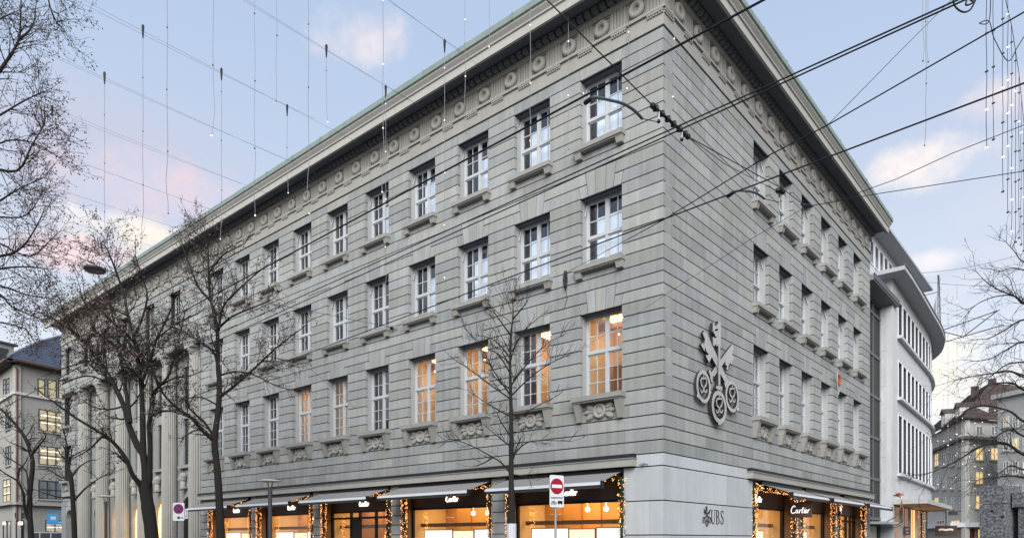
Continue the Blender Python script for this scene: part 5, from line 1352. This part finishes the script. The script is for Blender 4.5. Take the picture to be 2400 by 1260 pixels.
def pxl(pts, d, dj=(0, 0)):
    n = len(pts); return [at(x, y, d+dj[0]+(dj[1]-dj[0])*i/(n-1)) for i, (x, y) in enumerate(pts)]
GT = 'bare street trees along the left facade'
# big multi-stemmed tree before the columns
D = 28
T = Tree(11, up=.2, leaf=1.2, leafsize=.10, dens=1.38, twig_r=.0075, cap=2.2)
T.limb(pxl([(362,1330),(357,1262),(349,1200),(342,1155),(338,1125)], D), .275, .235, False)
T.limb(pxl([(338,1150),(325,1130),(311,1112),(297,1078),(274,1045),(243,1018),(180,980),(140,952)], D, (0, -1.5)), .13, .035, dens=2.6, bare=.3)
T.limb(pxl([(343,1140),(338,1072),(323,1045),(303,998),(292,955),(269,905),(255,879),(225,837),(200,802),(152,762),(105,738)], D, (0, 1.5)), .165, .035, dens=2.4, bare=.3)
T.limb(pxl([(345,1130),(337,1072),(335,1006),(333,938),(330,889),(322,835),(314,790),(300,740),(290,690),(270,630),(252,585)], D, (0, .5)), .145, .03, dens=2.6, bare=.3)
T.limb(pxl([(350,1140),(352,1052),(349,1000),(352,975),(358,925),(372,905),(395,880),(410,830),(425,770)], D, (0, -1)), .115, .025, dens=2.6, bare=.25)
T.limb(pxl([(305,990),(299,938),(291,895),(279,825),(251,796),(225,776),(207,728),(190,690)], D, (.2, 2)), .10, .025, dens=3.0, bare=.2)
T.limb(pxl([(331,900),(350,850),(365,800),(392,745),(410,700)], D, (0, -2)), .07, .02, dens=3.2)
T.limb(pxl([(322,840),(300,800),(270,760),(255,700),(240,660)], D, (0, 2.5)), .07, .02, dens=3.2)
T.limb(pxl([(314,790),(335,740),(345,690),(330,640),(318,600)], D, (0, -1)), .06, .018, dens=3.4)
for pts, dj in (([(228,842),(190,850),(150,862),(118,875)], (1, 0)), ([(269,905),(220,882),(180,885),(145,900)], (1, -1)), ([(352,975),(390,962),(430,972),(462,990)], (0, -1.5)), ([(372,905),(410,885),(445,880),(475,868)], (-.5, -1)), ([(322,840),(365,795),(420,755),(465,735)], (0, -2)), ([(300,740),(265,725),(225,720),(195,700)], (0, -1)), ([(200,802),(170,775),(150,735),(140,700)], (1.2, .5)), ([(330,889),(300,860),(280,870),(250,905)], (0, -2))):
    T.limb(pxl(pts, D, dj), .045, .016, dens=3.0)
T.limb(pxl([(243,1018),(222,1040),(205,1055),(178,1070)], D, (-1, -1)), .05, .02, dens=2.6)
p = at(358, HOR, D); p.z = 0; T.done('bare_tree', 'large bare tree splitting into several stems before the fluted columns', p, GT)
# slender leader tree to its right
T = Tree(23, up=.18, leaf=.8, leafsize=.09, dens=1.65, twig_r=.0075, cap=1.6)
T.limb(pxl([(522,1330),(518,1260),(513,1150),(508,1085),(503,1032),(512,960),(514,900),(511,860),(510,782),(501,730),(492,691),(489,631),(487,585),(480,555)], D), .19, .022, dens=1.5, bare=.55)
for pts, dj, r in (([(512,775),(522,721),(549,688),(591,649),(621,625)], (0, -1.5), .06), ([(511,770),(543,742),(591,721),(636,703)], (0, -2.5), .06), ([(509,850),(500,824),(470,803),(449,788),(410,767),(385,760)], (0, 2), .06),
                   ([(493,703),(464,670),(446,625),(431,586),(425,560)], (0, 1), .05), ([(514,930),(548,905),(597,862),(627,833),(666,800),(706,770)], (0, -2), .065), ([(500,1030),(472,1005),(450,980),(415,955),(385,925),(368,890),(352,850)], (0, -2), .10),
                   ([(503,1026),(480,990),(455,968),(440,950),(436,930),(420,940)], (0, 1.5), .06), ([(489,640),(520,600),(545,585),(575,570)], (0, -1), .045), ([(512,880),(555,870),(600,880),(640,900),(690,915)], (0, 1.5), .045), ([(490,600),(460,575),(440,560)], (0, 1), .035), ([(512,950),(470,930),(430,935)], (0, -1), .04)):
    T.limb(pxl(pts, D, dj), r, .018, dens=3.2)
p = at(520, HOR, D); p.z = 0; T.done('bare_tree', 'tall bare tree with single straight stem beside the last awning', p, GT)
# young tree before the shop windows
D = 20
T = Tree(31, up=.4, leaf=0.0, dens=2.3, twig_r=.0060, curl=.15, cap=1.25)
q = lambda a: [(1040+x/3.15, 620+y/3.15) for x, y in a]; q2 = lambda a: [(1040+x/4.5, 980+y/4.5) for x, y in a]
T.limb(pxl([(1199,1340),(1199,1262),(1199,1180),(1198,1110)]+q([(500,1260),(495,980),(490,780),(497,520),(512,370),(508,260)]), D), .125, .008, dens=.9, bare=.55)
for pts, dj in ((q([(497,525),(400,390),(330,290)]), (0, -.5)), (q([(490,800),(400,660),(280,600),(150,460)]), (0, .8)), (q([(492,960),(380,800),(300,640)]), (0, -.8)), (q([(495,990),(350,890),(200,780),(80,700)]), (0, -.3)), (q([(495,1120),(330,1030),(180,930)]), (0, .6)),
                (q([(490,900),(600,750),(740,600),(880,520)]), (0, .7)), (q([(495,970),(640,830),(800,720),(940,660)]), (0, -.6)), (q([(500,1150),(620,1080),(830,970)]), (0, .4)), (q([(512,400),(580,320),(620,270)]), (0, -.5)), (q([(505,640),(600,480),(740,360)]), (0, .4)), (q([(500,700),(380,560),(250,520)]), (0, .5)),
                (q2([(715,590),(600,460),(450,370),(300,290),(100,220),(0,240)]), (0, -.5)), (q2([(700,290),(560,180),(400,40)]), (0, .6)), (q2([(700,180),(600,30),(560,-60)]), (0, .3)), (q2([(735,420),(780,270),(830,180)]), (0, .5)), (q2([(740,380),(850,270),(1000,230),(1350,240)]), (0, -.4)), (q2([(735,590),(850,610),(950,640)]), (0, .3)), (q2([(515,410),(420,470),(330,500)]), (-.3, -.3))):
    T.limb(pxl(pts, D, dj), .026, .007, dens=2.6)
p = at(1199, HOR, D); p.z = 0; t = T.done('young_tree', 'slim young bare tree with upswept branches before the shop windows', p, None)
MB().tube([(0, 0, 0), (0, 0, 1.6+(HOR-1226)*D/F_PX)], .14, 14).build('trunk_wrap', mat('white_trunk_wrap', (.62, .63, .66), .8, noise=.2, nscale=20), t)
# two small trees at far left
D = 36; qa = lambda a: [(x/4.2, 960+y/4.2) for x, y in a]
T = Tree(41, up=.3, leaf=.5, leafsize=.10, dens=1.4, twig_r=.0085, cap=1.6)
T.limb(pxl([(176,1330)]+qa([(735,1260),(715,850),(700,650),(670,560),(660,480),(650,300),(620,180)]), D), .16, .02, dens=1.6, bare=.5)
for pts, dj in ((qa([(740,880),(830,780),(920,710),(1000,660),(1110,620)]), (0, -1)), (qa([(710,860),(600,860),(480,830),(330,780)]), (0, -1)), (qa([(700,700),(600,660),(480,590),(350,580)]), (0, 1)), (qa([(710,650),(780,560),(880,500),(960,490)]), (0, 1)), (qa([(680,600),(700,440),(720,350)]), (0, 0)), (qa([(665,480),(740,440),(850,380)]), (0, -1.5))):
    T.limb(pxl(pts, D, dj), .06, .015, dens=2.6)
p = at(176, HOR, D); p.z = 0; T.done('bare_tree', 'small bare tree with low spreading branches before the arched doorway', p, GT)
D = 30
T = Tree(43, up=.3, leaf=.5, leafsize=.09, dens=1.4, twig_r=.0075, cap=1.6)
T.limb(pxl([(73,1330)]+qa([(305,1260),(290,900),(320,560),(310,450),(250,280),(150,140),(40,20),(-80,-60)]), D), .135, .035, dens=1.5, bare=.4)
for pts, dj, r in ((qa([(280,1080),(240,950),(230,820),(170,700),(60,630),(-60,540)]), (0, -1), .075), (qa([(310,450),(390,340),(450,260),(400,180)]), (0, 1), .06), (qa([(285,880),(275,700),(250,590),(150,510),(60,470)]), (0, 1), .055), (qa([(175,690),(190,590),(240,530),(270,480)]), (-1, -1), .05), (qa([(300,420),(200,360),(100,320)]), (0, -1), .045)):
    T.limb(pxl(pts, D, dj), r, .018, dens=2.8)
p = at(73, HOR, D); p.z = 0; T.done('bare_tree', 'forked bare tree at the lower left edge before the pale office building', p, GT)
# tree beside the camera on the left: trunk outside the picture, branches reaching in
D = 17
T = Tree(57, up=.05, droop=.25, leaf=1.3, leafsize=.06, dens=1.7, twig_r=.0050, curl=.2, cap=1.15)
base = at(-330, HOR, D); base.z = 0
tr = [base, base+Vector((.1, 0, 3)), base+Vector((.2, .1, 6)), base+Vector((.1, .2, 9.5)), base+Vector((.3, .1, 13))]
T.limb(tr, .30, .10, False)
for pts, dj, r in (([(-310,700),(-160,420),(-60,260),(0,165),(28,125),(45,88),(48,40),(50,-30)], (0, 0), .075), ([(45,90),(66,75),(80,50),(84,15)], (0, .2), .03), ([(-320,760),(-150,480),(-40,400),(40,400),(75,340),(105,290)], (0, -.8), .06), ([(-310,800),(-150,610),(0,600),(50,580),(80,540),(100,500)], (0, .5), .06),
                   ([(-320,850),(-160,720),(-30,640),(50,625),(110,630)], (0, -.5), .055), ([(-320,700),(-150,540),(-20,510),(60,505),(105,440)], (0, .8), .045), ([(-310,560),(-140,330),(-20,280),(50,240),(100,215)], (0, -.5), .05), ([(-320,880),(-150,790),(-20,690),(30,720),(90,745)], (0, -1), .05), ([(-300,420),(-120,160),(-20,60),(30,30)], (0, .5), .05),
                   ([(-320,800),(-120,660),(0,670),(60,690),(125,700)], (0, 1), .045), ([(-320,900),(-140,800),(-20,755),(60,770)], (0, 0), .04), ([(-310,640),(-130,430),(-10,340),(60,330),(110,350)], (0, .3), .04), ([(-300,760),(-140,560),(0,470),(50,440),(95,420)], (0, -1.2), .04), ([(-310,700),(-150,500),(-20,560),(70,600),(120,560)], (0, 1.4), .04)):
    T.limb(pxl(pts, D, dj), r, .010, dens=2.2, bare=.35)
T.limb(pxl([(60,-420),(90,-220),(105,-90),(112,-10),(125,40),(140,60)], D-1.5, (0, 0)), .04, .006, dens=2.6, bare=.45)
T.limb([base+Vector((.3, .1, 13)), at(-200, -380, D-.5), at(-60, -520, D-1), at(60, -420, D-1.5)], .09, .04, False)
T.done('bare_tree', 'fine branched bare tree reaching in from the left picture edge', base, GT)
# drooping tree on the right
D = 18; qr = lambda a: [(2160+x/4.2, 850+y/4.2) for x, y in a]; qs = lambda a: [(2130+x/3.707, 560+y/3.707) for x, y in a]
T = Tree(71, up=.0, droop=.25, leaf=.30, leafsize=.05, dens=1.5, twig_r=.0048, curl=.15, cap=1.0)
base = at(2620, HOR, D); base.z = 0
T.limb([base, base+Vector((-.05, 0, 2.5)), base+Vector((.1, .1, 5)), base+Vector((0, 0, 8.0)), base+Vector((.15, .1, 10.8))], .26, .03, dens=1.6, bare=.45)
def trunk_at(y): return (2615, y)
for pts, dj, r in ((qr([(1008,120),(850,75),(700,100),(520,130),(400,150)]), (0, .4), .02), (qr([(1008,265),(900,200),(760,200),(640,230),(520,330),(400,400)]), (0, -.6), .028), (qr([(1008,575),(880,480),(700,430),(600,425),(450,460),(300,600),(150,690)]), (0, .5), .03), (qr([(1008,720),(900,660),(800,680),(690,760),(600,850),(520,960)]), (0, -.5), .026),
                   (qr([(1008,900),(850,800),(720,785),(560,830),(400,930),(250,1010),(130,1060),(0,1110)]), (0, .2), .034), (qr([(1008,1050),(880,1010),(800,1060),(740,1100)]), (0, -.7), .026), (qr([(1008,1130),(870,1110),(700,1130),(560,1150),(490,1220)]), (0, .8), .024), (qs([(1001,560),(930,500),(800,450),(690,385),(630,330)]), (0, -.4), .03), (qs([(1001,550),(900,490),(750,500),(600,560),(510,640)]), (0, .6), .024),
                   (qs([(1001,700),(850,780),(700,860),(590,870)]), (0, 0), .024), (qs([(1001,890),(850,960),(700,1040),(560,1060)]), (0, -.6), .022), (qs([(1001,1070),(850,1090),(740,1170),(620,1260)]), (0, .5), .024), (qs([(1001,1200),(880,1150),(740,1165),(500,1200),(400,1230)]), (0, .3), .024), (qs([(1001,270),(900,250),(780,290)]), (0, -.3), .018), (qs([(1001,200),(920,110),(840,20)]), (0, .4), .02)):
    a = pts[0]; T.limb(pxl([(2612, a[1]+120), (2540, a[1]+45), (2460, a[1]+12)]+pts, D, (0, dj[1])), r*1.8, .007, dens=2.4, bare=.15)
T.done('bare_tree', 'bare tree with arching drooping branches reaching in from the right edge', base, None)

# ------------------------------------------------------------------ overhead wires
def wire(name, label, pts, r, mt=WIRE, cat='wire', group=None):
    P = [Vector(p) for p in pts]; o = P[0].copy()
    return tag(MB().tube([p-o for p in P], r*.82, 6).build(name, mt, None, True, loc=o), label, cat, group)
def sag(A, B, s=.0, n=10):
    A, B = Vector(A), Vector(B); return [A.lerp(B, k/n)+Vector((0, 0, -4*s*(k/n)*(1-k/n))) for k in range(n+1)]
ZT = 6.2
G1 = 'tram wires along the street'
def along(y0, y1, x0=10.2, x1=-70, z=ZT, z1=None): return sag((x0, y0, z), (x1, y1, z1 or z), .25, 12)
def thru(pA, pB, ext0=0.0, ext1=0.0, z=ZT):
    a, b = at_z(*pA, z), at_z(*pB, z); d = (b-a); return [a-d*ext0, a, a.lerp(b, .5), b, b+d*ext1]
wire('tram_wire', 'upper of the two black tram wires crossing from the top right', thru((2245,0),(600,742), .35, 4), .010, group=G1)
wire('tram_wire', 'lower of the two black tram wires crossing from the top right', thru((2262,0),(610,752), .35, 4), .010, group=G1)
wire('tram_wire', 'thick black tram wire passing over the topmost corner window', thru((1790,0),(400,745), .4, 4), .014, group=G1)
wire('tram_wire', 'thick black tram wire rising to the right picture edge', thru((2400,195),(1060,700), .35, 4), .012, group=G1)
E1 = at_z(2398, 30, ZT); E2 = at_z(1940, 293, ZT)
wire('span_wire', 'black wire from the right edge down across the side street cornice to the facade', [at_z(2500,-30,ZT), at_z(2398,30,ZT), at_z(1940,293,ZT), at_z(1800,365,ZT), at_z(1555,515,ZT), on_y(1325,640,-.1)], .009)
wire('span_wire', 'thin wire fanning up from the side street cornice to the top right', [at_z(2240,-10,7.0), at_z(2100,130,6.6), at_z(1940,293,6.21)], .004, THINW)
# cross span with insulators
ca, cb, cc, cd = at_z(1262,-20,6.9), at_z(1530,248,6.5), at_z(1612,320,6.45), at_z(1830,440,6.6)
wire('span_wire', 'black span wire from the top edge down to the ribbed insulator', [ca, cb], .008); wire('span_wire', 'black span wire from the ribbed insulator to the small clamp', [cc, cd, at_z(1890,484,6.8)], .007)
wire('span_wire', 'second thin wire leaving the ribbed insulator to the right', [cc, at_z(1700,385,6.4), at_z(1830,452,6.58)], .005)
wire('span_wire', 'taut wire from the side street clamp to the right edge', [at_z(1890,484,6.8), at_z(2050,455,6.8), at_z(2420,398,6.8)], .007)
wire('span_wire', 'wire from the side street clamp down left to the corner wall', [at_z(1890,484,6.8), at_z(1760,560,6.8), on_y(1330,840,-.03)], .005)
wire('span_wire', 'slack wire climbing to the right edge over the curved roof', [at_z(1975,465,7.5), at_z(2100,420,7.5), at_z(2230,360,7.5), at_z(2420,285,7.5)], .007)
ins = thing('insulator', 'black ribbed insulator bar hanging before the building corner', 'insulator', cb)
d = (cc-cb); n = 6; MB().tube([(0, 0, 0), d], .018, 8).build('rod', BLACKM, ins)
for k in range(n):
    u = (k+.3)/n; c0 = d*u; c1 = d*(u+.5/n); MB().tube([c0, c0.lerp(c1, .3), c1], [.024, .042, .020], 10).build('rib', BLACKM, ins)
for u in (.0, 1.0): MB().ball(d*u, .035, 10, 6).build('end_clamp', BLACKM, ins)
for u, l in ((.16, .10), (.82, .08)): MB().tube([d*u, d*u+Vector((0, 0, -l))], .014, 6).build('clip', mat('pale_clip', (.5, .5, .5), .4), ins); MB().ball(d*u+Vector((0, 0, -l-.02)), .022, 8, 5).build('clip_end', BLACKM, ins)
c2 = at_z(1822, 446, 6.6)
ins = thing('insulator', 'small black insulator clamp before the first side street windows', 'insulator', c2); dd = at_z(1836, 450, 6.6)-c2
MB().tube([(0, 0, 0), dd*.5, dd], [.03, .036, .028], 8).build('body', BLACKM, ins)
for u in (.1, .9): MB().ball(dd*u, .04, 8, 5).build('end_clamp', BLACKM, ins)
MB().tube([dd*.3, dd*.3+Vector((0, 0, -.09))], .01, 5).build('clip', DARKMET, ins)
jn = thing('wire_junction', 'dark wire junction bracket before the third side street window', 'junction', at_z(1886, 480, 6.8))
MB().tube([(-.06, .0, .03), (0, 0, 0), (.09, .05, -.02)], .014, 6).build('fitting', BLACKM, jn); MB().ball((0, 0, 0), .022, 8, 5).build('hub', BLACKM, jn)
ANG = mat('steel_arm', (.12, .15, .17), .4, metal=.6)
def pull_arm(label, pts, z):
    P = [at_z(x, y, z) for x, y in pts]; t = thing('pull_off_arm', label, 'tram wire arm', P[0], 0, 'curved steel pull-off arms on the tram wires'); Q, W = spline([p-P[0] for p in P], [.016]*len(P)); MB().tube(Q, W, 8).build('arm', ANG, t)
    MB().tube([(0, 0, 0), at_z(pts[0][0]-14, pts[0][1]+10, z)-P[0]], .024, 8).build('clamp', BLACKM, t); MB().tube([P[-1]-P[0], at_z(pts[-1][0]+36, pts[-1][1]+8, z)-P[0]], .005, 4).build('tie', WIRE, t)
pull_arm('curved grey tram wire arm before the topmost corner window', [(1385,232),(1395,228),(1430,235),(1460,243),(1485,258),(1505,278)], 6.3)
pull_arm('curved grey tram wire arm at the side street windows', [(1720,450),(1730,447),(1755,448),(1775,454),(1792,466)], 6.3)
# wire span that carries the round street lamp
wire('span_wire', 'dark span wire carrying the round street lamp', [at(95,560,20), at(150,592,20.8), at(222,616,22), at(330,645,25), at(440,672,30), on_y(925,768,-.1)], .010)
g = thing('wall_anchor', 'dark wall anchor with pale cables where the lamp wire meets the facade', 'anchor', on_y(920, 767, -.1)); 
for k in range(4): MB().tube([(0, 0, 0), (.1+.05*k, -.05, .06-.05*k), (.3, 0, .05-.05*k)], .012, 5).build('cable_end', mat('grey_cable', (.3, .3, .3)), g)
MB().ball((-.05, -.02, -.02), .09, 8, 5).build('knot', BLACKM, g)
wire('span_wire', 'lone thin wire running from behind the left tree to the facade', [at(560,715,34), on_y(832,955,-.03)], .008)
# ---- light-string wires crossing the street at cornice height
HX = [-33.4, -29.7, -26.0, -22.15, -18.5, -14.77, -10.68, -7.1]
nth = ['eighth', 'seventh', 'sixth', 'fifth', 'fourth', 'third', 'second', 'first']
for k, X in enumerate(HX):
    wire('street_wire', f'thin wire crossing the sky to the facade, {nth[k]} from the corner', sag((X, -.05, 19.55), (X, -24, 19.62), .12), .005 if k > 2 else .008, THINW, group='thin wires across the street')
    if k > 2: wire('light_cable', f'cable running with the thin sky wire, {nth[k]} from the corner', sag((X, -.9-1.2*(k % 3), 19.58), (X, -24, 19.6), .22+.05*(k % 2), 14), .005, THINW, group='light cables across the street')
STR_N = [0]
def light_string(x, ytop, ybot, X, label, first=None, step=1.88, ending='end', colr=None, hanger=True):
    r = ray(x); d = (X-EYE.x)/r.x; P = at(x, max(ytop, -1200), d); B = at(x, ybot, d); L = P.z-B.z
    if ytop <= 0: P.z = max(P.z, 19.6); L = P.z-B.z
    t = thing('light_string', label, 'light string', P, 0, 'hanging light strings')
    n = max(6, int(L/.35)); ph = random.uniform(0, 6); pts = []
    for k in range(n+1):
        z = -L*k/n; w = .02*(k/n)*math.sin(z*2.2+ph)+.12*max(0, k/n-.7)*math.sin(z*4+ph); pts.append((w*RT.x, w*RT.y, z))
    MB().tube(pts, .0085 if d > 20 else .006, 5).build('cord', mat('pale_cord', (.20, .21, .23), .6), t)
    if hanger: MB().tube([(0, 0, .06), (0, 0, 0), (0, 0, -.25), (0, 0, -.42)], [.02, .05, .035, .02], 8).build('hanger', BLACKM, t)
    z = -L
    k = 0
    while z < -.6 and k < 6:
        mt = BULBW if B.z+0*z < 99 and (x > 860 or k == 0 and x > 480) and x < 2000 else mat('unlit_bulb', (.10, .10, .11), .4)
        if k == 0 and x in (648, 1090, 1332, 904): mt = BULBR
        w = Vector(pts[min(n, int(-z/L*n))]); b = MB().ball((w.x, w.y, z), .024, 8, 6); b.build('bulb', mt, t); z += step; k += 1
ls = [(122,250,320,-22.15,'at the left tree edge, hung from the fourth wire seen at left'), (245,172,610,-18.5,'hanging above the round street lamp'), (335,62,558,-14.77,'third from the left in the open sky'), (392,0,500,-10.68,'ending in the pink cloud, coming from the top edge'), (500,0,318,-7.1,'short one from the top edge ending at mid sky, left of centre'),
      (519,163,560,-14.77,'crossing the copper roof edge above the leader tree'), (597,0,505,-7.1,'from the top edge ending over the cornice, left of centre'), (648,0,237,-7.1,'short one from the top edge with a red end bulb'), (673,248,452,-14.77,'short one hung from the wire just before the roof edge'), (723,0,500,-7.1,'from the top edge ending on the frieze medallions'),
      (765,108,286,-10.68,'short one left of the small pink cloud'), (898,0,450,-5.2,'heavier one right of the small pink cloud'), (904,203,690,-10.68,'long one reaching down to the middle window row'), (1042,96,650,-7.1,'long one ending between the middle windows'), (1090,0,312,-5.2,'from the top edge ending on the cornice architrave'),
      (1147,0,110,-5.2,'very short one from the top edge ending on the copper gutter'), (1243,0,330,-3.3,'before the second top window from the corner'), (1332,0,350,-3.3,'from the top edge with red bulbs, between two top windows'), (1367,22,465,-3.3,'at the left edge of the corner-most top window'), (1473,0,207,-1.2,'ending at the corner-most top window'), (1580,0,227,.3,'just right of the building corner'),
      (2163,0,143,7.0,'left one of the short pair in the right sky'), (2174,0,145,7.2,'right one of the short pair in the right sky'), (2170,0,341,6.8,'ending in a ring above the bright right cloud')]
for x, yt, yb, X, l in ls: light_string(x, yt, yb, X, 'thin light string '+l, hanger=yt > 0)
# far thin strings over the side street
for x, yt, yb, nm in ((2243,662,1080,'long thin far light string right of the curved white roof'), (2222,732,1060,'thin far light string beside the roof boom'), (2335,735,900,'thin far light string behind the right branches')):
    P = at(x, yt, 70); Q = at(x, yb, 70); t = thing('light_string', nm, 'light string', P, 0, 'far light strings over the side street'); L = P.z-Q.z
    MB().tube([(0, 0, 0), (0, 0, -L)], .02, 4).build('cord', MATS['pale_cord'], t); [MB().ball((0, 0, -1.9*k), .06, 6, 4).build('bulb', BULBW, t) for k in range(1, int(L/1.9)+1)]
for k, (x, yt, yb) in enumerate(((2198,900,1200),(2212,930,1230),(2228,960,1215),(2240,985,1225),(2256,930,1190),(2272,1000,1235),(2285,960,1210),(2302,940,1180),(2318,985,1225),(2332,930,1160))):
    P = at(x, yt, 74-k % 3*4); Q = at(x, yb, 74-k % 3*4); L = P.z-Q.z; t = thing('light_string', f'thin string of tiny bulbs before the tiled roof building, {["first","second","third","fourth","fifth","sixth","seventh","eighth","ninth","tenth"][k]} from left', 'light string', P, 0, 'bulb strings before the tiled roof building')
    MB().tube([(0, 0, 0), (0, 0, -L)], .008, 4).build('cord', THINW, t); [MB().ball((0, 0, -1.4-2.3*j-.7*(k % 3)), .05, 6, 4).build('bulb', BULBW, t) for j in range(int((L-2)/2.3))]
for y0, y1, nm in ((640,575,'faint sagging wire above the curved roof'), (657,664,'faint wire with a dark clip beyond the curved roof'), (732,748,'faint lower wire beyond the curved roof'), (795,800,'faint lowest wire beyond the curved roof')):
    a, b = at(2150 if y0 < 700 else 2205, y0, 66), at(2480, y1-8, 60); wire('street_wire', nm, sag(a, b, .5), .02, THINW)
# curtain of light strings at the right edge
for k, (x, yb, yt) in enumerate(((2312,350,-20),(2328,330,-20),(2350,452,-20),(2362,500,-20),(2371,545,60),(2380,570,110),(2388,560,180),(2393,575,240),(2399,590,300),(2404,600,330))):
    P = at(x, min(yt, 0)-60 if yt < 0 else yt, 9.5+.5*k); Q = at(x, yb, 9.5+.5*k); L = P.z-Q.z
    t = thing('light_string', f'dark light string with small clips at the right edge, {["first","second","third","fourth","fifth","sixth","seventh","eighth","ninth","tenth"][k]} from left', 'light string', P, 0, 'light curtain at the right edge')
    n = int(L/.3); MB().tube([(.006*math.sin(j*1.7+k)*RT.x, .006*math.sin(j*1.7+k)*RT.y, -L*j/n) for j in range(n+1)], .005, 4).build('cord', WIRE, t)
    z = -L+.02
    while z < -.1: MB().tube([(-.015*RT.x, -.015*RT.y, z-.008), (.02*RT.x, .02*RT.y, z+.008)], .012, 6).build('clip', BLACKM if random.random() < .6 else BULBW, t); z += .52
cable('loop_cable', 'black looped cable hanging at the top right edge', [at(2322,-20,9), at(2318,50,9), at(2295,55,9), at(2318,50,9), at(2330,90,9), at(2362,143,9), at(2385,110,9), at(2410,70,9)], .006, WIRE)
cable('cable_coil', 'black coiled cable cut by the top edge', [at(2232,-30,8), at(2236,10,8), at(2255,28,8), at(2275,22,8), at(2290,-10,8), at(2278,8,8), at(2264,12,8), at(2268,-2,8), at(2280,4,8)], .010, WIRE)
wire('support_wire', 'slanting wire that carries the light curtain at the right edge', [at(2352,-20,10.2), at(2371,60,11), at(2388,170,12.5), at(2404,330,14)], .006)
